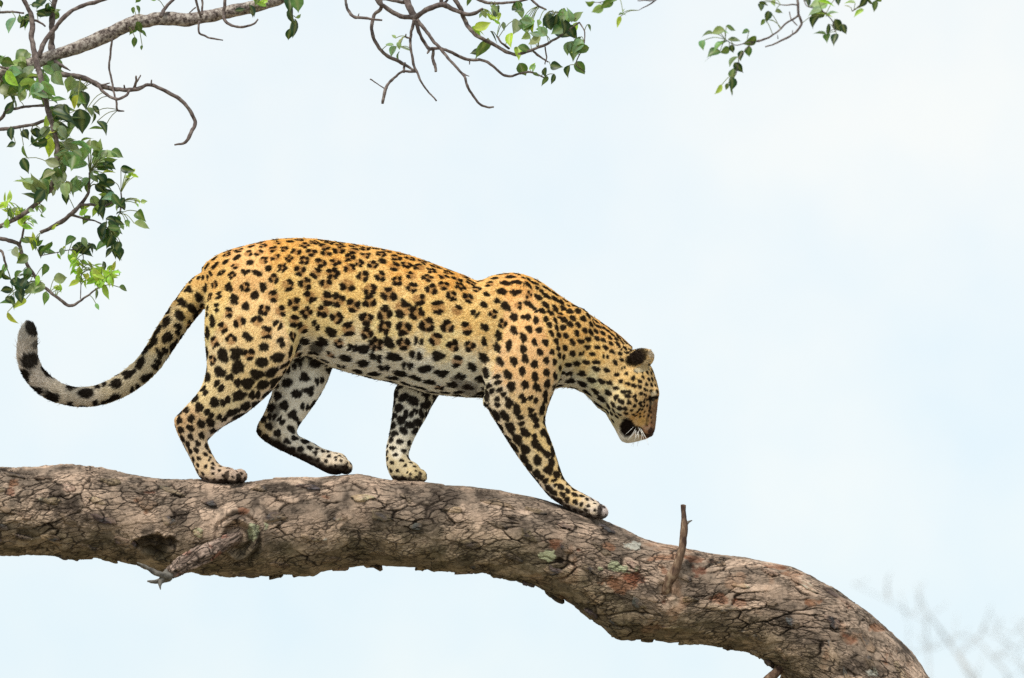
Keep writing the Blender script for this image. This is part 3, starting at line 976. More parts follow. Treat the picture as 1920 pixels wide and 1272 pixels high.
SPOT_HF = [(560, 660, 28, 10, 1.2, 20, 0), (560, 710, 28, 11, 1.2, -10, 0), (590, 740, 28, 10, 1.3, -15, 0), (530, 770, 28, 10, 1.2, 60, 0), (520, 810, 22, 8, 1.2, 10, 0), (560, 835, 20, 7, 1.3, 20, 0), (600, 852, 16, 4.5, 1.1, 20, 0), (640, 862, 14, 3.0, 1, 0, 0)]
SPOT_FF = [(780, 740, 27, 12, 1.2, 0, 0), (770, 775, 26, 11, 1.3, 0, 0), (760, 800, 22, 8.5, 1.2, 0, 0), (748, 830, 18, 6, 1.2, 0, 0), (745, 860, 15, 4.5, 1.3, 10, 0), (775, 890, 14, 3, 1, 0, 0)]
SPOT_T = [(370, 530, 26, 8, 1.4, -55, .2), (345, 580, 31, 11, 1.3, -55, .1), (300, 655, 33, 12, 1.5, -50, .1), (240, 715, 33, 12.5, 1.5, -35, 0), (170, 742, 34, 13, 1.6, 0, 0), (100, 730, 40, 15, 1.4, 30, 0), (55, 680, 50, 15, 1.0, 0, 0), (53, 620, 60, 13, 1.0, 0, 0)]

BASE = [(400, 500, .62, .35, .11), (540, 458, .64, .335, .085), (640, 470, .65, .34, .085), (760, 490, .65, .33, .08), (850, 520, .65, .33, .08), (970, 525, .65, .35, .095), (1060, 572, .62, .34, .10), (1140, 625, .60, .32, .10),
        (450, 530, .66, .42, .15), (560, 550, .69, .45, .16), (680, 550, .69, .44, .15), (800, 580, .69, .44, .15), (880, 600, .68, .43, .15), (620, 610, .68, .50, .22), (720, 620, .68, .51, .23), (830, 640, .67, .51, .24),
        (640, 665, .68, .61, .48), (700, 680, .72, .66, .55), (790, 695, .72, .67, .57), (860, 700, .68, .62, .48), (800, 725, .74, .70, .62), (890, 735, .72, .67, .58),
        (410, 600, .67, .48, .20), (480, 620, .70, .50, .20), (540, 640, .68, .50, .23), (400, 670, .62, .50, .25), (470, 700, .65, .50, .22), (390, 740, .60, .48, .22), (440, 765, .62, .52, .27), (345, 790, .52, .36, .17), (370, 830, .52, .42, .25), (385, 865, .55, .42, .22), (410, 895, .42, .33, .22), (445, 890, .38, .30, .21),
        (930, 620, .67, .44, .17), (980, 600, .68, .42, .15), (1030, 640, .65, .39, .14), (960, 690, .67, .43, .17), (1010, 700, .67, .42, .16), (925, 740, .58, .50, .30), (980, 760, .62, .44, .18), (950, 800, .58, .48, .27), (1010, 820, .62, .46, .18), (1000, 870, .58, .47, .24), (1045, 890, .60, .42, .15), (1020, 915, .54, .46, .28), (1070, 935, .60, .43, .18), (1100, 952, .54, .46, .30), (1133, 955, .50, .45, .38),
        (1080, 620, .62, .35, .11), (1110, 660, .62, .38, .13), (1075, 695, .50, .37, .17), (1075, 718, .46, .42, .27), (1110, 725, .50, .45, .28), (1130, 765, .54, .48, .32),
        (1160, 680, .60, .38, .15), (1190, 715, .58, .36, .13), (1165, 735, .60, .45, .22), (1215, 720, .52, .34, .15), (1190, 755, .52, .34, .15), (1150, 780, .52, .46, .30), (1200, 785, .52, .29, .09), (1218, 775, .40, .21, .09), (1228, 775, .34, .20, .11), (1215, 805, .30, .14, .07), (1165, 820, .62, .57, .48), (1190, 826, .60, .55, .46)]
BASE_HF = [(560, 650, .48, .45, .36), (560, 720, .72, .68, .60), (530, 780, .68, .62, .51), (490, 800, .54, .40, .22), (560, 835, .66, .59, .48), (620, 860, .58, .48, .36), (650, 870, .48, .38, .26)]
BASE_FF = [(780, 740, .64, .59, .48), (765, 790, .72, .67, .57), (748, 840, .66, .59, .47), (740, 870, .46, .37, .22), (785, 885, .48, .37, .2)]
BASE_T = [(380, 520, .60, .34, .10), (345, 560, .58, .36, .13), (350, 590, .55, .44, .26), (300, 640, .55, .40, .20), (300, 670, .52, .44, .30), (230, 715, .54, .45, .31), (140, 744, .52, .45, .36), (60, 690, .54, .48, .42), (50, 610, .58, .54, .50)]


def by_region(px, py, rid, g, hf, ff, t):
    r = idw(px, py, g)
    for k, tab in ((3, hf), (5, ff), (6, t)):
        m = rid == k
        if m.any():
            r[m] = idw(px[m], py[m], tab)
    return r


tri = []
body_me.calc_loop_triangles()
nt_ = len(body_me.loop_triangles)
tri = np.empty(nt_ * 3, np.int32)
body_me.loop_triangles.foreach_get('vertices', tri)
tri = tri.reshape(-1, 3)
ta, tb, tc_ = bco[tri[:, 0]], bco[tri[:, 1]], bco[tri[:, 2]]
area = np.linalg.norm(np.cross(tb - ta, tc_ - ta), axis=1) / 2
cum = np.cumsum(area) / area.sum()


brid, bdir = nearest_axis(bco)


def sample(n):
    k = np.searchsorted(cum, RNG.random(n))
    r1, r2 = np.sqrt(RNG.random(n)), RNG.random(n)
    w = np.stack([1 - r1, r1 * (1 - r2), r1 * r2], -1)[..., None]
    p = (bco[tri[k]] * w).sum(1)
    q = unit((bno[tri[k]] * w).sum(1))
    return p, q, brid[tri[k, 0]], unit((bdir[tri[k]] * w).sum(1))


half = RNG.permutation(nv)[:int(nv * 0.55)]
sp_p, sp_n, srid = bco[half], bno[half], brid[half]
sx, sy = proj(sp_p)
par = by_region(sx, sy, srid, SPOT, SPOT_HF, SPOT_FF, SPOT_T)
ok = ~((srid == 7) | ((srid == 1) & ((sx - 1178) ** 2 + (sy - 806) ** 2 < 26 ** 2)) | ((srid == 1) & (sy > 800)) | ((srid == 1) & (sx > 1224) & (sy > 742)))
# centroidal spread: as even as a leopard's coat, closer where the table says so
ck_ = np.flatnonzero(ok)
cp_, csp = sp_p[ck_], par[ck_, 0] / PXM * np.where(srid[ck_] == 1, 0.90, np.where(par[ck_, 4] > .25, .90, .96))
wt = 1.0 / csp ** 2
n_sp = int(area.sum() * (len(ck_) / len(sp_p)) * (wt / 0.87).mean())
from mathutils.kdtree import KDTree
cen = cp_[RNG.choice(len(cp_), n_sp, replace=False, p=wt / wt.sum())]
cpl = cp_.tolist()
for it in range(22):
    kd = KDTree(n_sp)
    for q, c in enumerate(cen.tolist()):
        kd.insert(c, q)
    kd.balance()
    find = kd.find
    sub = range(len(cpl)) if it > 12 else range(it % 3, len(cpl), 3)
    who = np.array([find(cpl[q])[1] for q in sub])
    ii_ = np.array(sub)
    ws = np.bincount(who, wt[ii_], n_sp)
    mean = np.stack([np.bincount(who, wt[ii_] * cp_[ii_, k], n_sp) for k in range(3)], -1) / np.maximum(ws, 1e-9)[:, None]
    mean[ws == 0] = cp_[RNG.choice(len(cp_), int((ws == 0).sum()))]
    if it < 12:
        mean = cen + 1.5 * (mean - cen)
    cen = mean
kd = KDTree(len(cpl))
for q, c in enumerate(cpl):
    kd.insert(c, q)
kd.balance()
acc = [ck_[kd.find(c)[1]] for c in cen.tolist()]

SPOTS = []      # centre, normal, t1, t2, ra, rb, fourier, kind
for k in acc:
    c, n = sp_p[k], sp_n[k]
    _, rad_, el, an, ros = par[k]
    rad_ = rad_ / PXM * RNG.uniform(1.0, 1.15) * (1.02 if srid[k] == 1 else 1.0)
    el = max(1.0, el * RNG.uniform(0.9, 1.15))
    an = math.radians(an + RNG.normal() * 14)
    t = np.array([math.cos(an), 0, -math.sin(an)])
    if abs(n[1]) < 0.35:
        t = t + np.array([0, 0.5 * RNG.normal(), 0])
    t1 = unit(t - n * (t @ n))
    t2 = np.cross(n, t1)
    if ros <= .25 and rad_ * PXM > 11:
        rad_ *= .91
    if ros > .25:
        ros = min(.97, ros * 1.3 + .08)
    is_ros = RNG.random() < ros
    if not is_ros and ros > .3:
        rad_ *= .74
    if is_ros:
        nb = RNG.choice([2, 3, 3, 4, 5], p=[.2, .3, .2, .2, .1])
        a0 = RNG.uniform(0, 6.28)
        rad_ *= .96
        SPOTS.append((c, n, t1, t2, rad_ * 0.95, rad_ * 0.85, None, 1))
        for q in range(nb):
            if nb >= 3 and RNG.random() < 0.1:
                continue
            a_ = a0 + 2 * math.pi * q / nb + RNG.normal() * 0.15
            o_ = (math.cos(a_) * t1 + math.sin(a_) * t2) * rad_ * 0.60
            tt = -math.sin(a_) * t1 + math.cos(a_) * t2
            ll = rad_ * {2: .70, 3: .55, 4: .44, 5: .37}[nb] * RNG.uniform(.85, 1.2)
            SPOTS.append((c + o_, n, tt, np.cross(n, tt), ll, rad_ * RNG.uniform(.37, .47), RNG.normal(size=6), 0))
    elif RNG.random() < (0.28 if rad_ * PXM > 9 else 0.06):
        # two blots grown together
        o_ = t1 * rad_ * RNG.uniform(.42, .55) + t2 * rad_ * RNG.normal() * .15
        for sg in (-1, 1):
            SPOTS.append((c + o_ * sg, n, t2, -t1, rad_ * RNG.uniform(.65, .85), rad_ * RNG.uniform(.45, .58), RNG.normal(size=6), 0))
    else:
        SPOTS.append((c, n, t1, t2, rad_ * math.sqrt(el), rad_ / math.sqrt(el), RNG.normal(size=6), 0))

# hand-placed markings, and shading painted between the toes: (region ids, px, py, rx, ry, angle, rgb, strength, near/far both)
BLACK = np.array([0.012, 0.008, 0.006])
MARKS = [((1,), 1168, 824, 22, 8, 10, np.array([.80, .76, .68]), .95), ((1,), 1192, 829, 18, 6, -8, np.array([.80, .76, .68]), .95), ((1,), 1176, 802, 15, 19, 8, BLACK, 1.0), ((1,), 1193, 806, 14, 8, 5, BLACK, .95), ((1,), 1207, 815, 14, 4, 22, BLACK * 2, .85), ((1,), 1222, 812, 8, 11, 0, np.array([.035, .02, .02]), .9),
         ((1,), 1205, 791, 12, 7, 10, np.array([.60, .36, .12]), .7), ((1,), 1226, 739, 6, 5, -20, np.array([.62, .52, .36]), .8), ((1,), 1222, 757, 6, 4, -20, np.array([.55, .44, .28]), .6),
         ((1,), 1224, 747.5, 13, 4.2, -16, BLACK, 1.0), ((1,), 1219, 764, 2.6, 15, 8, BLACK * 2, .8), ((1,), 1213, 788, 2.4, 12, 12, BLACK * 3, .6), ((1,), 1227, 778, 6, 30, 2, np.array([.22, .13, .075]), .75),
         ((1, 7), 1190, 672, 21, 16, -28, BLACK * 1.2, .97), ((7,), 1197, 667, 19, 17, -20, BLACK * 1.8, .9), ((7,), 1211, 681, 14, 4.5, -35, np.array([.40, .33, .22]), .7), ((7,), 1224, 661, 9, 13, 20, np.array([.46, .38, .28]), .9), ((1, 7), 1204, 692, 16, 6, -12, np.array([.56, .48, .32]), .75),
         ((3,), 555, 862, 55, 9, 25, BLACK * 1.4, .9), ((3,), 515, 757 + 12, 12, 16, -20, BLACK * 1.5, .7), ((3,), 512, 790, 9, 14, 0, BLACK * 1.5, .5), ((3,), 620, 884, 32, 6, 12, BLACK * 1.6, .9),
         ((2,), 425, 906, 34, 6, 0, BLACK * 2, .8), ((5,), 755, 898, 30, 5, 6, BLACK * 2, .85), ((4,), 1075, 962, 34, 4, 22, BLACK * 2.4, .7), ((0,), 880, 727, 22, 14, 10, BLACK * 4, .55), ((0,), 858, 712, 12, 9, 0, BLACK * 3, .6), ((0, 3), 597, 652, 15, 13, 0, BLACK * 1.5, .85),
         ((6,), 56, 679, 17, 17, 0, BLACK, .95), ((6,), 59, 617, 13, 19, -10, BLACK, .95), ((6,), 65, 650, 8, 9, 0, BLACK, .7),
         ((4,), 1124, 956, 5, 15, 14, BLACK * 2, .9), ((4,), 1102, 962, 4, 9, 18, BLACK * 3, .7), ((2,), 424, 893, 6, 11, 12, BLACK * 2, .9), ((2,), 447, 897, 6, 10, -8, BLACK * 2, .9), ((3,), 648, 874, 3, 8, 10, BLACK * 3, .6), ((5,), 786, 893, 4, 10, 8, BLACK * 3, .8), ((5,), 768, 894, 3, 8, 10, BLACK * 3, .65)]  # toe gaps: dark shading and hair between the toes, painted on


def coat(p, n, rid, px, py):
    nz = fbm(p * 60.0, 201, 2)
    nz2 = fbm(p * 220.0, 205, 2)
    rgb = by_region(px + 14 * nz, py + 14 * fbm(p * 40.0 + 5, 203, 2), rid, BASE, BASE_HF, BASE_FF, BASE_T)
    below = sstep(-0.35, -0.95, n[:, 2]) * np.isin(rid, (0, 2, 4))
    rgb = lerp(rgb, np.array([.72, .67, .59]), 0.75 * below)
    sat = rgb.max(1) - rgb.min(1)
    rgb = rgb * (np.array([1.22, 1.19, 1.15]) + sat[:, None] * np.array([0.0, 0.24, 0.55]))
    rgb = rgb * (1 + 0.10 * nz2)[:, None]
    rgb = np.where(np.isin(rid, (2, 4))[:, None], rgb * np.array([1.03, .965, 1.06]), rgb)
    dark = np.zeros(len(p))
    mid = np.zeros(len(p))
    order = np.argsort(p[:, 0])
    xs = p[order, 0]
    for c, nn, t1, t2, ra, rb, fo, kind in SPOTS:
        m = max(ra, rb) * 1.6
        lo, hi = np.searchsorted(xs, (c[0] - m, c[0] + m))
        k = order[lo:hi]
        d = p[k] - c
        a, b, h = d @ t1, d @ t2, d @ nn
        near = (np.abs(h) < 2.2 * m) & (n[k] @ nn > 0.1) & (np.abs(a) < m) & (np.abs(b) < m)
        k, a, b = k[near], a[near], b[near]
        if not len(k):
            continue
        r = np.sqrt((a / ra) ** 2 + (b / rb) ** 2)
        if kind == 1:
            mid[k] = np.maximum(mid[k], 1 - sstep(0.7, 1.05, r + 0.15 * nz[k]))
            continue
        an = np.arctan2(b / rb, a / ra)
        lim = 1 + 0.10 * fo[0] * np.cos(2 * an + fo[1] * 3) + 0.09 * fo[2] * np.cos(3 * an + fo[3] * 3) + 0.05 * fo[4] * np.cos(5 * an + fo[5] * 3)
        dark[k] = np.maximum(dark[k], 1 - sstep(0.80, 1.12, r / np.clip(lim, .6, 1.4) + 0.13 * nz2[k]))
    rgb = lerp(rgb, np.array([.40, .185, .06]), 0.7 * mid)
    rgb = lerp(rgb, BLACK, 0.985 * dark)
    pads = (rid == 3) & (py > 818)
    rgb = lerp(rgb, BLACK * 1.5, 0.95 * pads * sstep(0.05, -0.35, n[:, 2] + 0.12 * nz))
    soles = (np.isin(rid, (2, 5)) & (py > 880)) | ((rid == 4) & (py > 920))
    rgb = lerp(rgb, BLACK * 3, 0.85 * soles * sstep(-0.35, -0.7, n[:, 2] + 0.12 * nz))
    for ids, cx, cy, rx, ry, an, tone, st_ in MARKS:
        m = np.isin(rid, ids) & (np.abs(px - cx) < 2 * max(rx, ry)) & (np.abs(py - cy) < 2 * max(rx, ry))
        if not m.any():
            continue
        ca, sa = math.cos(math.radians(an)), math.sin(math.radians(an))
        dx, dy = px[m] - cx, py[m] - cy
        r = np.sqrt(((dx * ca + dy * sa) / rx) ** 2 + ((-dx * sa + dy * ca) / ry) ** 2) + 0.10 * nz2[m]
        rgb[m] = lerp(rgb[m], tone, st_ * (1 - sstep(0.78, 1.1, r)))
    return np.clip(rgb, 0.004, 0.9)


leopard = empty('leopard', P(640, 905, 0.0), 'spotted leopard walking along the thick limb with its head lowered', 'leopard')
bx_, by_ = proj(bco)
set_color_attr(body_me, 'coat', coat(bco, bno, brid, bx_, by_))
body_me.materials.clear()
body_me.name = 'body'
body = link('body', body_me, M_SKIN, leopard)

# fur: short strands combed along the body, coloured by the coat
NF = 330000
fp, fn, frid, fdir = sample(NF)
fx, fy = proj(fp)
fcol = coat(fp, fn, frid, fx, fy) * RNG.uniform(0.90, 1.10, (NF, 1))
tang = unit(fdir - fn * (fdir * fn).sum(1, keepdims=True))
flen = np.choose(frid, [.0046, .0027, .0042, .0042, .0040, .0042, .0070, .005])
flen = flen * (1 + 1.0 * sstep(-0.2, -0.9, fn[:, 2]) * (frid == 0)) * np.where((frid == 0) & (fx > 1020), .8, 1)
flen = np.where((fy > 845) & np.isin(frid, (2, 3, 4, 5)), flen * .7, flen)
flen = np.where((frid == 6) & (fx < 110), flen * 1.5, flen)
flen = flen * RNG.uniform(.7, 1.25, NF)
guard = RNG.random(NF) < 0.004                     # stray longer hairs
flen = np.where(guard & (frid != 1), flen * 1.8, flen)
clump = np.stack([fbm(fp * 130.0, 301 + k, 2) for k in range(3)], -1)
lift = np.choose(frid, [.26, .24, .26, .26, .26, .26, .45, .6])[:, None]
lift = np.where(guard[:, None], lift * 2.2, lift)
d1 = unit(tang + fn * lift * 1.5 + 0.16 * clump + 0.08 * RNG.normal(size=(NF, 3)))
d2 = unit(tang + fn * lift * 0.6 + 0.22 * clump + 0.11 * RNG.normal(size=(NF, 3)) + np.array([0, 0, -0.12]))
pt = np.stack([fp - fn * 0.0008, fp + d1 * (flen * .5)[:, None], fp + d1 * (flen * .5)[:, None] + d2 * (flen * .5)[:, None]], 1)
hc = bpy.data.hair_curves.new('fur')
hc.add_curves([3] * NF)
hc.attributes['position'].data.foreach_set('vector', pt.astype(np.float32).ravel())
ra_ = hc.attributes.get('radius') or hc.attributes.new('radius', 'FLOAT', 'POINT')
ra_.data.foreach_set('value', np.tile(np.array([.00062, .00052, .00012], np.float32), NF))
ca_ = hc.attributes.new('coat', 'FLOAT_COLOR', 'CURVE')
ca_.data.foreach_set('color', np.hstack([fcol, np.ones((NF, 1))]).astype(np.float32).ravel())
hc.materials.append(M_FUR)
fur = bpy.data.objects.new('fur', hc)
COL.objects.link(fur)
fur.parent = leopard
fur.matrix_parent_inverse = Vector_matrix_inverse(leopard)
fur['kind'] = 'stuff'


def ball(name, c, r, mat, parent, sq=(1, 1, 1), nu=16, nvv=10):
    t = np.linspace(0.02, math.pi - 0.02, nvv)
    q = np.linspace(0, 2 * math.pi, nu, endpoint=False)
    v = np.stack([np.sin(t)[:, None] * np.cos(q) * r * sq[0], np.sin(t)[:, None] * np.sin(q) * r * sq[1], (np.cos(t)[:, None] + 0 * q) * r * sq[2]], -1).reshape(-1, 3) + np.asarray(c)
    f = []
    for i in range(nvv - 1):
        for j in range(nu):
            a, b = i * nu + j, i * nu + (j + 1) % nu
            f.append((a, a + nu, b + nu, b))
    f.append(tuple(range(nu)))
    f.append(tuple((nvv - 1) * nu + k for k in range(nu - 1, -1, -1)))
    return link(name, mesh_from(name, v, f), mat, parent)


for sg in (-1, 1):
    ball('eye', P(1221, 748, .0455 * sg), .0105, M_EYE, leopard)
ball('nose', P(1217, 812, 0.0), .0135, M_NOSE, leopard, (0.95, 1.2, 0.9))
# whiskers, both sides
for sg in (-1, 1):
    for k in range(11):
        x0, y0 = 1190 + 2.4 * (k % 6) + random.uniform(-1, 1), 799 + 3.0 * (k % 4) + random.uniform(-1, 1)
        a = math.radians(140 - 8.5 * k + random.uniform(-9, 9))
        ln = random.uniform(14, 34)
        x1, y1 = x0 + ln * math.cos(a), y0 + ln * math.sin(a)
        w = P([x0, (x0 + x1) / 2 + 2, x1], [y0, (y0 + y1) / 2 - 1, y1], np.array([.036, .062, .078]) * sg)
        s = catmull(np.hstack([w, np.array([[.0008], [.0006], [.0002]])]), 8)
        v, f = tube_arrays(s[:, :3], s[:, 3], 5, 0)
        link('whisker', mesh_from('whisker', v, f), M_WHISKER, leopard)

# ================================================================== LEAFY BRANCHES
SHADE = {0: (0.020, 0.055, 0.018), 1: (0.085, 0.165, 0.042), 2: (0.25, 0.38, 0.19), 3: (0.40, 0.60, 0.075)}  # dark and pale classes paint in shaded and sunlit leaves; last is young growth


def leaf(parent, tip_from, px, py, ln, ang, shade, Y, rnd, name='leaf'):
    """one leaf: folded, drooping ovate blade with its stalk; tip_from: world point the stalk springs from (or None)"""
    a = math.radians(ang)
    L_ = ln * 1.06 * rnd.uniform(.82, 1.12) / PXM
    ax = np.array([math.cos(a), rnd.uniform(-.55, .55), -math.sin(a)])
    ax /= np.linalg.norm(ax)
    face = np.array([0.25 * rnd.uniform(-1, 1), -1.0, 0.45 + 0.5 * rnd.uniform(-1, 1)])
    sd_ = np.cross(face, ax)
    sd_ /= np.linalg.norm(sd_)
    tw_ = rnd.gauss(0, .6)
    up = np.cross(ax, sd_)
    sd_, up = sd_ * math.cos(tw_) + up * math.sin(tw_), up * math.cos(tw_) - sd_ * math.sin(tw_)
    c = P(px, py, Y)
    wd = L_ * rnd.uniform(.24, .40) * (.68 if shade == 3 else 1)
    fold, droop = rnd.uniform(.05, .65), rnd.uniform(-.1, .7)
    shp = rnd.uniform(.8, 1.5)
    st_ = [0, .07, .2, .38, .56, .74, .88, 1.0]
    wds = [0.04, .5, .88, 1.0, .88, .55, .22, 0.015]
    v, f, vein = [], [], []
    skew = rnd.uniform(-.12, .12)
    for t, w in zip(st_, wds):
        w = w ** (shp if t > .4 else 1)
        m = c + ax * (t - .5) * L_ - up * (droop * L_ * (t - .3) ** 2) + sd_ * skew * L_ * math.sin(t * 3)
        for e in (-1, -.5, 0, .5, 1):
            wav = 1 + rnd.uniform(-.06, .06)
            v.append(m + sd_ * (e * wd * w * wav) + up * (abs(e) * wd * w * fold))
            vein.append(.45 if e == 0 else 0.0)
    for i in range(len(st_) - 1):
        for j in range(4):
            q = i * 5 + j
            f.append((q, q + 1, q + 6, q + 5))
    b0 = v[2]
    if tip_from is not None:
        n0 = len(v)
        mid_ = (b0 + tip_from) / 2 + np.array([0, 0, .12 * np.linalg.norm(tip_from - b0)])
        cur = catmull(np.vstack([b0, mid_, tip_from]), 6)
        tv, tf = tube_arrays(cur, np.full(6, .0011), 4, 0, 0, False)
        v += [x for x in tv]
        vein += [.75] * len(tv)
        f += [tuple(n0 + k for k in q) for q in tf]
    me = mesh_from(name, v, f, True)
    at = me.attributes.new('vein', 'FLOAT', 'POINT')
    at.data.foreach_set('value', np.array(vein, np.float32))
    o = link(name, me, M_LEAF, parent)
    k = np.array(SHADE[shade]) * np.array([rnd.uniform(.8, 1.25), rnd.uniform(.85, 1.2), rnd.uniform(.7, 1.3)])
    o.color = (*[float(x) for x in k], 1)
    return o


def build_branch(name, label, cat, base_px, Y, twigs, leaves, seed, mat=None, stalk=55):
    """twigs: lists of (px, py, r); first one carries the rest. leaves: (px, py, len, ang or None, shade)"""
    rnd = random.Random(seed)
    root = empty(name, P(base_px[0], base_px[1], Y), label, cat, 'leafy branches that hang into the picture from above')
    tobj, tpts, tpix = [], [], []
    for i, spec in enumerate(twigs):
        nm, pts, dy, m = spec
        pts = np.array(pts, float)
        pts[:, 2] *= .84 if pts[:, 2].max() < 9 else 1.0
        yy = Y + dy + np.cumsum(np.concatenate([[0], [rnd.uniform(-.018, .018) for _ in range(len(pts) - 1)]]))
        w = P(pts[:, 0], pts[:, 1], yy)
        s = catmull(np.hstack([w, pts[:, 2:3] / PXM]), max(8, len(pts) * 7))
        s[:, :3] += 0.0016 * np.stack([fbm(s[:, :3] * 45, seed + i * 3 + k, 2) for k in range(3)], -1)
        big = pts[:, 2].max() > 8
        v, f = tube_arrays(s[:, :3], np.maximum(s[:, 3], .0007), 16 if big else 8, .16, seed + i)
        tobj.append(link(nm, mesh_from(nm, v, f), m, root))
        x, y = proj(s[:, :3])
        tpts.append(s[:, :3]); tpix.append(np.stack([x, y], -1))
    for (px, py, ln, ang, sh) in leaves:
        if sh == 1 and rnd.random() < .28:
            sh = 2 if rnd.random() < .6 else 3
        best, bi, bk = 1e9, 0, 0
        for i, q in enumerate(tpix):
            d = np.hypot(q[:, 0] - px, q[:, 1] - py)
            k = d.argmin()
            if d[k] < best:
                best, bi, bk = d[k], i, k
        anchor = tpts[bi][bk]
        ay = anchor[1] + rnd.uniform(-.05, .05)
        if ang is None:
            q = tpix[bi][bk]
            away = math.degrees(math.atan2(py - q[1], px - q[0]))
            ax_, ay_ = math.cos(math.radians(away)), math.sin(math.radians(away)) + .9
            ang = math.degrees(math.atan2(ay_, ax_)) + rnd.gauss(0, 38)
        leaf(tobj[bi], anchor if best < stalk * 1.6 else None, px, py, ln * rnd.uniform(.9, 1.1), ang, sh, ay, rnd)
    return root


def spread(cl, seed):
    """clusters (cx, cy, rx, ry, n, len, shades) -> leaves"""
    rnd = random.Random(seed)
    res = []
    for cx, cy, rx, ry, n, ln, sh in cl:
        for _ in range(int(n * 1.9) if sh[0] == 3 else n + (1 if n > 3 else 0) + (1 if n > 4 else 0)):
            a, r = rnd.uniform(0, 6.283), math.sqrt(rnd.random())
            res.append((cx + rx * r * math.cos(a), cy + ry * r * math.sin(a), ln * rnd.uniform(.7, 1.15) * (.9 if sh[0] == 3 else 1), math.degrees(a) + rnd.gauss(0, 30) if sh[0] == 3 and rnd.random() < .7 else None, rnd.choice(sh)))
    return res


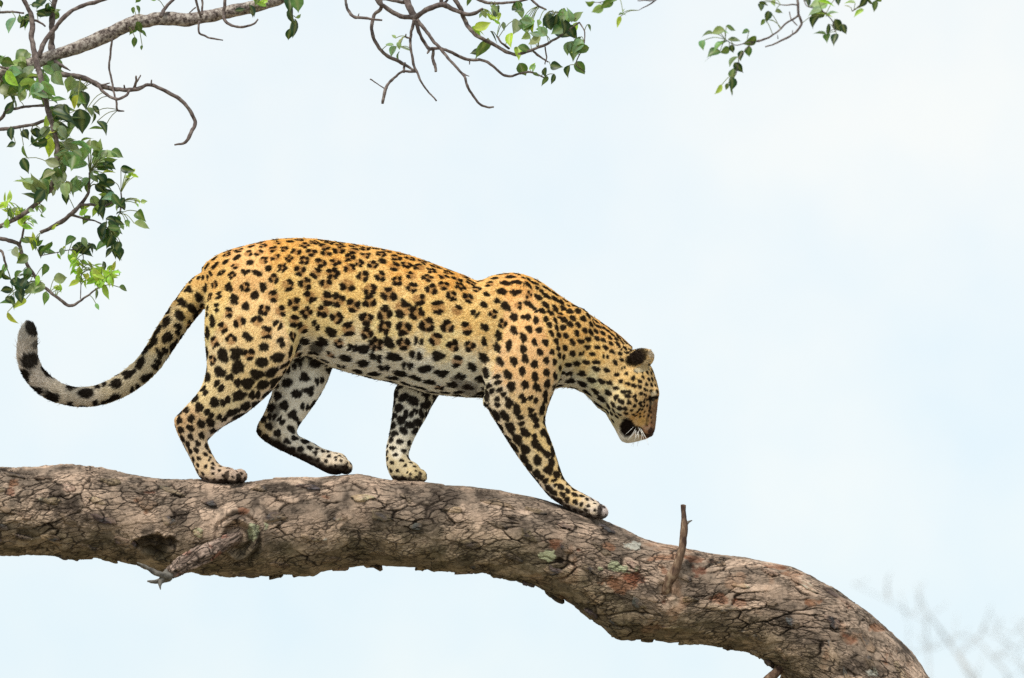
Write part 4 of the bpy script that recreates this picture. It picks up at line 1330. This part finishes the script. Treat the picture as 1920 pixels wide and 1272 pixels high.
T, Bg = M_TWIG, M_BOUGH
left_twigs = [
    ('bough', [(-620, 480, 15), (-380, 330, 14), (-120, 190, 13), (-60, 165, 13), (0, 142, 12.5), (50, 122, 12), (100, 105, 12), (150, 88, 12.5), (205, 64, 13), (250, 44, 12.5), (300, 36, 12.5), (350, 37, 12), (400, 29, 12), (450, 18, 11.5), (500, 6, 11.5), (545, -10, 11), (640, -50, 10), (800, -140, 9), (960, -290, 7)], .05, Bg),
    ('branch', [(60, -260, 6), (30, -120, 5.5), (38, -40, 5), (45, 0, 5), (57, 25, 5.5), (61, 45, 6), (60, 75, 6), (66, 105, 7), (75, 140, 6.5), (84, 180, 6.5), (92, 215, 6), (102, 245, 6), (108, 285, 6), (105, 322, 5.5), (97, 350, 6), (72, 378, 5.5), (40, 405, 5), (0, 424, 5), (-50, 440, 5)], -.05, T),
    ('twig', [(260, -25, 4), (190, 1, 4.5), (150, 13, 4.5), (125, 28, 5), (105, 50, 5), (90, 70, 5), (78, 90, 5.5), (72, 108, 6)], -.04, T),
    ('twig', [(112, -30, 5), (102, 5, 5), (97, 30, 5.5), (97, 60, 5.5), (96, 85, 6), (100, 103, 9)], .05, T),
    ('twig', [(-30, 26, 3), (0, 24, 3), (22, 22, 2.5), (45, 25, 2)], -.02, T),
    ('twig', [(60, 38, 3), (72, 40, 2.5), (85, 50, 2)], -.04, T),
    ('twig', [(97, 112, 6), (112, 120, 4), (124, 127, 2.5), (132, 133, 1)], .04, T),
    ('twig', [(80, 128, 5), (105, 138, 5.5), (140, 143, 6), (165, 150, 6), (185, 160, 6), (205, 166, 5), (230, 168, 5), (255, 168, 4.8), (278, 160, 4.2), (300, 166, 4.2), (335, 185, 4.2), (357, 208, 4), (366, 230, 4.2), (359, 248, 4.2), (347, 267, 3.2), (327, 272, 2)], .03, T),
    ('twig', [(184, 160, 4), (194, 173, 3.5), (208, 182, 3.2), (222, 186, 3.2), (235, 180, 3), (243, 170, 3)], .0, T),
    ('twig', [(210, 72, 2.5), (207, 100, 2.6), (205, 130, 2.4), (211, 158, 2.4), (217, 185, 2.2), (219, 203, 2.5), (224, 208, 2.2), (233, 209, 1.4)], -.01, T),
    ('twig', [(250, 168, 3.5), (254, 155, 2.6), (255, 143, 2)], .02, T),
    ('twig', [(253, 158, 2.4), (259, 150, 2), (264, 141, 1.4)], .02, T),
    ('twig', [(234, 168, 2.6), (233, 160, 1.6)], .02, T), ('twig', [(283, 161, 2.2), (284, 150, 1.4)], .02, T), ('twig', [(188, 160, 2.5), (198, 158, 2), (206, 156, 1.2)], .02, T),
    ('twig', [(-40, 246, 4), (0, 243, 4), (30, 239, 3.8), (60, 234, 3.6), (90, 224, 4)], .02, T),
    ('twig', [(-30, 240, 4), (0, 224, 4), (12, 208, 3.5), (30, 204, 3), (55, 199, 3), (86, 198, 3)], .03, T),
    ('twig', [(-20, 122, 2.5), (15, 130, 2.4), (45, 142, 2.2), (80, 147, 2.4)], -.04, T),
    ('twig', [(76, 437, 4), (100, 425, 4.4), (118, 414, 4.6), (138, 398, 4.8), (152, 383, 4), (166, 362, 3), (168, 340, 2.6), (169, 325, 2.4)], .0, T),
    ('twig', [(152, 385, 3.4), (172, 383, 3), (190, 388, 2.4), (215, 378, 2)], .0, T), ('twig', [(135, 404, 3), (155, 410, 2.4), (180, 415, 1.8), (205, 430, 1.4)], .0, T),
    ('twig', [(-40, 442, 4), (0, 448, 4.4), (22, 453, 4.4), (36, 460, 4.2), (45, 485, 4), (60, 512, 4), (80, 536, 3.6), (105, 556, 3.6), (125, 571, 3.8), (138, 572, 3.4), (150, 564, 2.6), (168, 552, 2), (188, 538, 1.6)], -.03, T),
    ('twig', [(-20, 462, 3), (2, 472, 3), (9, 490, 2.6), (12, 500, 2)], .0, T),
    ('twig', [(36, 460, 3), (42, 440, 2.6), (46, 420, 2.2), (44, 400, 1.6)], -.04, T), ('twig', [(226, 400, 2.2), (228, 380, 2), (227, 362, 1.6)], .0, T), ('twig', [(75, 480, 1), (150, 470, 1), (152, 520, 1), (150, 560, 1.2)], .0, T),
    ('twig', [(302, 32, 5), (308, 18, 4), (320, 4, 3.6), (345, -15, 3.5)], -.0, T), ('twig', [(364, -20, 2.6), (368, 0, 2.8), (372, 18, 2.8), (376, 34, 2.6)], -.03, T), ('twig', [(376, -15, 2), (380, 8, 2.4), (379, 28, 2.4)], -.03, T), ('twig', [(374, 40, 2.6), (372, 62, 2.4), (385, 68, 2.2), (400, 73, 2), (418, 75, 1.2)], -.03, T),
    ('twig', [(424, -15, 3.4), (421, 8, 3.6), (419, 28, 3.8), (424, 42, 3.4), (440, 49, 3), (458, 50, 2.8), (474, 46, 2.4), (483, 37, 1.8)], -.03, T), ('twig', [(366, 15, 1.6), (355, 24, 1.2)], -.03, T),
    ('twig', [(545, -25, 2), (547, 5, 1.6), (549, 40, 1.2)], -.02, T)]
CL = [(195, 515, 26, 18, 5, 26, (3,)), (35, 415, 26, 22, 5, 22, (3, 2)), (150, 520, 16, 18, 4, 22, (3,)), (25, 480, 20, 18, 3, 26, (1, 2)), (30, 110, 34, 14, 4, 30, (2, 1)), (130, 265, 34, 20, 5, 30, (1, 2)), (185, 340, 34, 24, 5, 24, (1, 2, 3)), (95, 165, 40, 25, 5, 38, (2, 1, 2)), (45, 145, 30, 20, 4, 36, (2, 1)), (120, 230, 35, 25, 5, 36, (1, 0)), (165, 300, 30, 20, 4, 34, (2, 1)), (20, 150, 18, 25, 4, 34, (2, 1, 3)), (75, 345, 40, 14, 5, 38, (2, 2, 1)), (115, 300, 30, 14, 4, 36, (2, 1)), (12, 385, 14, 20, 4, 26, (3, 3, 1)), (170, 505, 24, 16, 5, 24, (3,)), (22, 125, 26, 16, 5, 34, (1, 2)), (35, 165, 34, 24, 8, 36, (1, 1, 2)), (60, 160, 20, 18, 4, 38, (2, 1)), (100, 138, 26, 18, 5, 30, (2, 2, 1)), (128, 190, 34, 20, 6, 34, (1, 1, 2)), (140, 215, 28, 22, 5, 34, (0, 1, 2)), (172, 225, 12, 26, 3, 30, (1, 0)),
      (20, 195, 20, 14, 3, 34, (1, 0)), (82, 265, 18, 26, 6, 34, (0, 0, 1)), (112, 250, 14, 18, 3, 32, (1, 0)), (140, 285, 22, 18, 4, 40, (2, 2)), (172, 278, 14, 14, 3, 28, (2,)), (208, 296, 26, 10, 4, 28, (2, 1)), (205, 312, 24, 10, 4, 28, (0, 1)), (100, 318, 24, 14, 5, 32, (2, 1)),
      (122, 344, 26, 14, 5, 34, (2, 2, 1)), (60, 362, 20, 10, 3, 28, (0, 0)), (188, 345, 20, 14, 4, 28, (0, 1)), (243, 330, 14, 14, 5, 15, (3,)), (202, 370, 22, 20, 6, 28, (2, 1, 0)), (225, 388, 14, 12, 4, 28, (0, 1)), (165, 402, 15, 18, 4, 28, (1, 1, 3)), (190, 395, 14, 10, 3, 26, (0,)),
      (205, 425, 15, 18, 5, 30, (0, 1)), (196, 445, 16, 16, 5, 32, (0, 0, 1)), (214, 472, 13, 12, 4, 32, (0, 0, 1)), (166, 470, 20, 9, 5, 30, (0,)), (20, 398, 14, 14, 4, 20, (3, 3, 2)), (45, 402, 14, 18, 5, 17, (3,)), (72, 402, 18, 16, 6, 14, (2,)), (60, 455, 18, 12, 4, 26, (3, 1)), (80, 470, 14, 10, 3, 26, (1, 0)),
      (40, 517, 13, 8, 3, 30, (0, 1)), (8, 510, 10, 12, 3, 30, (0, 1)), (36, 545, 11, 14, 4, 30, (0,)), (28, 572, 14, 10, 3, 28, (0, 1)), (145, 495, 16, 20, 8, 22, (3,)), (190, 520, 24, 12, 9, 28, (3,)), (214, 512, 10, 14, 4, 26, (3,)), (112, 540, 8, 6, 3, 16, (3,)), (70, 535, 12, 10, 3, 22, (3, 1)),
      (75, 18, 14, 12, 4, 26, (0,)), (46, 40, 8, 10, 3, 22, (0, 1)), (87, 30, 8, 12, 3, 26, (0,)), (465, 18, 18, 6, 4, 26, (1, 1, 0)), (486, 8, 10, 5, 3, 24, (0, 1)), (100, 20, 8, 10, 2, 22, (1,)), (105, 425, 20, 8, 2, 14, (3,)), (262, 375, 10, 12, 4, 13, (2, 3)), (120, 475, 14, 10, 3, 15, (2, 3)), (232, 415, 12, 14, 4, 16, (1, 2))]
left_leaves = spread(CL, 5) + [
    (148, 162, 38, 5, 2), (160, 187, 36, 70, 0), (182, 207, 26, 45, 0), (192, 238, 30, 50, 0), (152, 228, 42, 85, 0), (22, 252, 24, 85, 0), (20, 272, 20, 160, 0), (48, 252, 24, 60, 0), (45, 287, 24, 80, 1), (47, 312, 28, 70, 0), (90, 275, 48, 95, 1), (42, 342, 44, 195, 2), (72, 343, 44, 20, 2), (122, 372, 28, 75, 0),
    (240, 318, 34, 15, 0), (197, 288, 20, -60, 2), (263, 405, 32, 55, 1), (268, 422, 34, 10, 2), (132, 453, 26, 140, 1), (195, 502, 26, 85, 0), (36, 482, 24, 100, 1), (85, 507, 26, 100, 1), (12, 545, 32, 175, 0), (62, 542, 56, 155, 2), (85, 560, 28, 95, 2), (24, 598, 30, 50, 1), (13, 570, 26, 185, 1), (200, 548, 34, 70, 1), (180, 552, 24, 95, 1),
    (183, 575, 14, 60, 2), (232, 541, 18, 15, 1), (0, 8, 22, 75, 0), (47, 43, 26, 70, 1), (22, 48, 30, 115, 1), (250, 20, 14, 90, 1), (260, 18, 16, 60, 1), (250, 40, 24, 100, 1), (246, 55, 26, 110, 1), (262, 52, 22, 70, 1), (252, 80, 22, 95, 1), (271, 63, 18, 50, 1), (266, 90, 10, 95, 1), (543, 8, 28, 95, 0), (556, 8, 28, 80, 1), (545, 32, 30, 85, 0), (552, 55, 36, 100, 0), (543, 66, 24, 95, 0), (560, 30, 12, -40, 2),
    (115, 522, 30, -15, 2), (160, 455, 20, 60, 2), (258, 0, 12, 120, 1), (288, 0, 12, 160, 1)]
build_branch('leafy_branch', 'leafy branch with grey bough and dense green leaf clusters filling the upper left corner', 'branch', (-60, 165), -.10, left_twigs, left_leaves, 77)

mid_twigs = [
    ('branch', [(740, -200, 6), (690, -40, 5), (708, 0, 5), (724, 15, 5), (745, 28, 5), (765, 33, 5.5), (780, 32, 6), (796, 20, 6), (815, 13, 6), (832, 10, 6), (850, 18, 5), (872, 27, 4.6), (890, 25, 4), (906, 16, 2.6)], .0, T),
    ('branch', [(820, -330, 9), (765, -150, 8), (750, -40, 7), (762, 0, 6), (770, 18, 6), (779, 34, 7)], .03, T), ('twig', [(690, -8, 3.5), (722, -1, 4), (745, 2, 4), (765, 5, 5)], .03, T), ('twig', [(820, -40, 4), (826, -10, 4), (829, 10, 5)], .0, T), ('twig', [(850, -20, 3), (838, 0, 3), (831, 9, 3.5)], .0, T),
    ('twig', [(646, -30, 3), (648, 0, 3), (653, 18, 3.2), (665, 32, 3.4), (690, 35, 3), (717, 38, 2)], -.03, T), ('twig', [(672, 33, 2), (673, 26, 1)], -.03, T),
    ('twig', [(712, -20, 4), (714, 15, 4), (702, 30, 4), (697, 50, 4), (701, 75, 4), (718, 98, 4), (735, 110, 4.2), (752, 117, 4.2), (764, 125, 3), (779, 134, 2.6)], .02, T),
    ('twig', [(758, 118, 3), (757, 128, 3), (757, 135, 2.6)], .02, T), ('twig', [(780, 134, 3), (757, 135, 3), (740, 145, 3), (728, 158, 3.2), (722, 168, 4), (719, 182, 3.6), (717, 195, 3)], .02, T), ('twig', [(720, 166, 1.6), (708, 157, 1.3), (694, 149, 1.6)], .02, T),
    ('twig', [(777, 36, 4), (770, 70, 3.2), (771, 95, 3), (777, 125, 3), (786, 147, 2.4), (800, 168, 2), (819, 190, 1.8)], -.02, T), ('twig', [(769, 72, 2), (762, 70, 2), (761, 65, 1.4)], -.02, T),
    ('twig', [(779, 38, 5), (788, 65, 4), (797, 82, 3.8), (806, 92, 4), (825, 91, 3.6), (850, 101, 3.6), (878, 112, 3.4), (905, 114, 3.2), (922, 123, 3), (942, 139, 3), (958, 143, 3), (972, 139, 2.6), (990, 135, 2.4), (1005, 139, 2), (1020, 147, 1.6)], .02, T),
    ('twig', [(812, 92, 3.4), (812, 110, 3.6), (816, 125, 3.6), (817, 135, 3)], .02, T), ('twig', [(806, 92, 3.4), (802, 100, 2)], .02, T), ('twig', [(880, 110, 2.2), (880, 121, 1)], .02, T),
    ('twig', [(782, 38, 5), (800, 60, 4), (822, 88, 3.6), (845, 115, 3.2), (868, 140, 3), (877, 160, 3), (886, 180, 2.8), (900, 195, 2.6), (914, 201, 2.4), (926, 201, 2)], -.03, T), ('twig', [(868, 139, 2), (879, 143, 1)], -.03, T),
    ('twig', [(840, -30, 5), (853, 0, 5), (864, 17, 5), (872, 38, 5), (882, 55, 4.6), (902, 72, 4.4), (928, 85, 4.2), (950, 98, 4), (968, 103, 3.8), (990, 97, 3.4), (1010, 88, 3.2), (1028, 82, 3), (1045, 72, 2.4), (1065, 58, 2), (1086, 42, 1.6)], -.02, T),
    ('twig', [(1000, 95, 2.6), (1012, 106, 2.4), (1028, 117, 1.6)], -.02, T), ('twig', [(932, 68, 2), (940, 80, 2.4), (955, 92, 2.6)], -.02, T),
    ('twig', [(880, -10, 3), (900, 1, 3.2), (920, 6, 3.4), (950, 6, 3), (975, 3, 2.8), (1000, -5, 2.5)], -.04, T), ('twig', [(990, -5, 2.4), (1002, 5, 2.6), (1013, 13, 2.6), (1025, 18, 1.8)], -.04, T), ('twig', [(1022, 88, 1.6), (1024, 105, 1.6), (1022, 122, 1.2)], -.02, T),
    ('twig', [(1030, 22, 1.2), (1058, 25, 1), (1080, 35, 1)], -.02, T), ('twig', [(1086, 42, 1.6), (1096, 62, 1.4), (1092, 90, 1.4), (1080, 120, 1.2), (1098, 135, .9)], -.02, T)]
mid_leaves = spread([(935, 18, 14, 9, 3, 28, (1, 0)), (970, 18, 10, 8, 3, 24, (1, 2)), (895, 53, 14, 8, 3, 28, (1,)), (985, 42, 16, 8, 4, 26, (2, 1)), (1032, 45, 14, 12, 5, 28, (0, 1)), (1065, 30, 22, 10, 5, 26, (2,)), (1060, 58, 16, 14, 5, 28, (1, 0)), (1048, 40, 14, 14, 4, 24, (1, 0)), (1078, 72, 8, 18, 3, 28, (2, 1)), (1086, 100, 5, 14, 3, 28, (1,)), (925, 35, 12, 16, 5, 20, (3,)), (1010, 55, 14, 14, 4, 22, (1, 2)), (905, 35, 8, 8, 2, 16, (2,))], 9) + [
    (730, 84, 20, 190, 2), (753, 74, 20, -75, 2), (737, 97, 20, 120, 2), (762, 93, 22, 30, 2), (747, 106, 18, 95, 1), (738, 68, 12, -130, 2), (748, 86, 14, 100, 2), (905, 93, 42, 120, 1), (926, 71, 30, 60, 0), (892, 98, 24, 175, 0), (898, 58, 32, 20, 1), (880, 3, 18, 110, 1), (965, 50, 30, 100, 1), (985, 50, 34, 80, 1), (958, 75, 32, 90, 1), (1002, 76, 30, 150, 1), (971, 100, 30, 80, 1), (985, 92, 26, 20, 1), (945, 50, 18, 80, 2), (985, 68, 20, 140, 2),
    (1105, 53, 16, 60, 1), (1078, 95, 46, 100, 1), (1066, 92, 26, 100, 1), (1088, 128, 28, 55, 1), (1021, 136, 22, 90, 0), (1043, 124, 24, 10, 0), (1067, 135, 26, 95, 0), (1021, 152, 22, 130, 1), (1036, 149, 18, 110, 0), (980, 131, 26, 60, 1), (998, 124, 20, -50, 3), (1005, 140, 14, 30, 1), (970, 15, 24, 15, 0), (1000, 128, 16, 90, 2), (1025, 30, 26, -60, 2), (988, 42, 24, 20, 2)]
build_branch('leafy_branch', 'mostly bare forking twigs with some leaves hanging at the top centre', 'branch', (740, -20), .05, mid_twigs, mid_leaves, 78)

right_twigs = [('branch', [(1560, -330, 6), (1500, -160, 4.5), (1490, -40, 3.4), (1495, -5, 3.2), (1497, 22, 3.2), (1502, 45, 3), (1495, 58, 2.6), (1480, 68, 2.4), (1460, 79, 2.2), (1435, 88, 1.4)], 0, T), ('twig', [(1497, 28, 2.8), (1485, 37, 2.4), (1470, 48, 2.2), (1452, 63, 2.2), (1436, 73, 2.4), (1420, 78, 2.8)], 0, T), ('twig', [(1484, 37, 1.6), (1480, 22, 1.2)], 0, T), ('twig', [(1484, 37, 1.6), (1495, 48, 1.4)], 0, T),
               ('twig', [(1496, 10, 2), (1480, 9, 1.8), (1464, 10, 1.2)], 0, T), ('twig', [(1459, 72, 1.4), (1458, 66, .8)], 0, T), ('twig', [(1486, 64, 1.4), (1487, 57, .8)], 0, T), ('twig', [(1420, 78, 2), (1400, 80, 1.4), (1380, 85, 1.2), (1360, 75, 1)], 0, T), ('twig', [(1415, 80, 1.6), (1395, 95, 1.2), (1385, 115, 1.2), (1380, 140, 1.2)], 0, T), ('twig', [(1505, -15, 1.6), (1512, 10, 1.2), (1540, 20, 1.4), (1560, 40, 1.2), (1566, 60, 1)], .02, T)]
right_leaves = [(1325, 63, 32, 175, 1), (1345, 60, 30, 165, 1), (1356, 60, 26, 10, 1), (1371, 53, 26, 20, 1), (1397, 60, 20, 170, 1), (1378, 75, 32, 10, 1), (1345, 88, 34, 140, 1), (1355, 82, 34, -40, 1), (1338, 100, 30, 155, 1), (1358, 95, 24, 150, 1), (1325, 113, 22, 140, 1), (1318, 85, 20, 100, 1), (1405, 77, 28, 150, 1), (1373, 93, 22, 80, 0), (1405, 98, 22, 95, 1), (1390, 105, 22, 100, 0), (1376, 116, 26, 130, 1), (1385, 128, 30, 50, 0), (1375, 138, 28, 100, 1), (1372, 158, 32, 85, 0), (1363, 163, 20, 110, 1), (1346, 168, 28, 130, 1), (1372, 172, 22, 75, 1),
                (1440, 32, 30, 95, 0), (1450, 40, 18, 20, 1), (1426, 14, 18, 80, 0), (1432, 6, 22, 10, 0), (1462, 22, 16, 0, 1), (1452, 5, 14, 90, 1), (1430, 42, 16, 130, 1), (1535, 8, 36, 170, 1), (1550, 5, 34, 10, 1), (1525, 22, 32, 170, 1), (1545, 28, 38, 15, 1), (1527, 42, 32, 120, 0), (1560, 25, 30, -20, 1), (1532, 30, 34, 140, 1), (1537, 64, 26, 190, 1), (1553, 58, 26, 90, 0), (1550, 72, 22, 100, 1), (1571, 48, 28, 60, 0), (1583, 55, 22, 70, 0), (1566, 74, 30, 105, 0), (1515, 3, 30, 80, 0), (1572, 3, 22, 85, 0)]
build_branch('leafy_branch', 'drooping spray of dark green leaves on a thin forked twig at the upper right', 'branch', (1493, -20), 1.3, right_twigs, right_leaves, 79)
build_branch('leafy_twig', 'short leafy twig tip peeking in from the top edge, right of the drooping leaf spray', 'branch', (1632, -10), 1.2, [('twig', [(1620, -300, 5), (1670, -120, 4), (1650, -25, 3), (1630, -3, 3), (1612, 12, 2.4), (1598, 22, 1.4)], 0, T)], [(1593, 5, 24, 190, 2), (1617, 5, 26, 130, 0), (1640, 12, 24, 110, 1), (1610, 26, 26, 140, 1), (1632, 4, 26, 60, 0), (1648, -2, 24, 40, 1), (1588, 12, 16, 200, 2)], 80)
build_branch('leafy_twig', 'tiny leafy twig at the top edge between the centre twigs and the right leaf spray', 'branch', (1225, -10), .9, [('twig', [(1330, -280, 4), (1280, -110, 3), (1250, -20, 2), (1230, 0, 1.8), (1214, 11, 1.4), (1196, 19, .8)], 0, T), ('twig', [(1228, 1, 1.6), (1210, 2, 1.4), (1195, 1, 1.2)], 0, T), ('twig', [(1190, -20, 1.6), (1165, -5, 1.2), (1130, 4, 1), (1105, 4, .8)], 0, T)],
             [(1106, 4, 24, 175, 1), (1120, 18, 24, 150, 1), (1138, 10, 26, 150, 1), (1160, 42, 30, 105, 1), (1168, 27, 16, -10, 2), (1150, 2, 22, 160, 1), (1170, 20, 10, -60, 2)], 81)

# ================================================================== FAR BARE TREE, out of focus beyond the limb's bend
def far_tree(name, label, pix, Y, seed):
    rnd = random.Random(seed)
    more = []
    for nm, pts in pix:
        for _ in range(4 if nm == 'branch' else 6):
            k = rnd.randrange(1 if nm == 'branch' else 5, len(pts))
            x, y, r = pts[k]
            a = rnd.uniform(-2.9, -.25)
            ln = rnd.uniform(25, 60)
            m = (x + ln * .5 * math.cos(a) + rnd.uniform(-6, 6), y + ln * .5 * math.sin(a) + rnd.uniform(-6, 6), 1.5)
            more.append(('twig', [(x, y, 2), m, (x + ln * math.cos(a), y + ln * math.sin(a), .8)]))
    pix = pix + more
    root = empty(name, (P(1830, 1272, Y) * np.array([1, 1, 0])), label, 'tree')
    sc_ = (Y + DIST) / DIST
    for i, (nm, pts) in enumerate(pix):
        pts = np.array(pts, float)
        w = P(pts[:, 0], pts[:, 1], Y + np.array([rnd.uniform(-.6, .6) for _ in pts]))
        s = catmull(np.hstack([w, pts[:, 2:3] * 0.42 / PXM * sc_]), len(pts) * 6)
        v, f = tube_arrays(s[:, :3], np.maximum(s[:, 3], .004), 7, .15, seed + i)
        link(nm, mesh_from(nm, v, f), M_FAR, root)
    return root


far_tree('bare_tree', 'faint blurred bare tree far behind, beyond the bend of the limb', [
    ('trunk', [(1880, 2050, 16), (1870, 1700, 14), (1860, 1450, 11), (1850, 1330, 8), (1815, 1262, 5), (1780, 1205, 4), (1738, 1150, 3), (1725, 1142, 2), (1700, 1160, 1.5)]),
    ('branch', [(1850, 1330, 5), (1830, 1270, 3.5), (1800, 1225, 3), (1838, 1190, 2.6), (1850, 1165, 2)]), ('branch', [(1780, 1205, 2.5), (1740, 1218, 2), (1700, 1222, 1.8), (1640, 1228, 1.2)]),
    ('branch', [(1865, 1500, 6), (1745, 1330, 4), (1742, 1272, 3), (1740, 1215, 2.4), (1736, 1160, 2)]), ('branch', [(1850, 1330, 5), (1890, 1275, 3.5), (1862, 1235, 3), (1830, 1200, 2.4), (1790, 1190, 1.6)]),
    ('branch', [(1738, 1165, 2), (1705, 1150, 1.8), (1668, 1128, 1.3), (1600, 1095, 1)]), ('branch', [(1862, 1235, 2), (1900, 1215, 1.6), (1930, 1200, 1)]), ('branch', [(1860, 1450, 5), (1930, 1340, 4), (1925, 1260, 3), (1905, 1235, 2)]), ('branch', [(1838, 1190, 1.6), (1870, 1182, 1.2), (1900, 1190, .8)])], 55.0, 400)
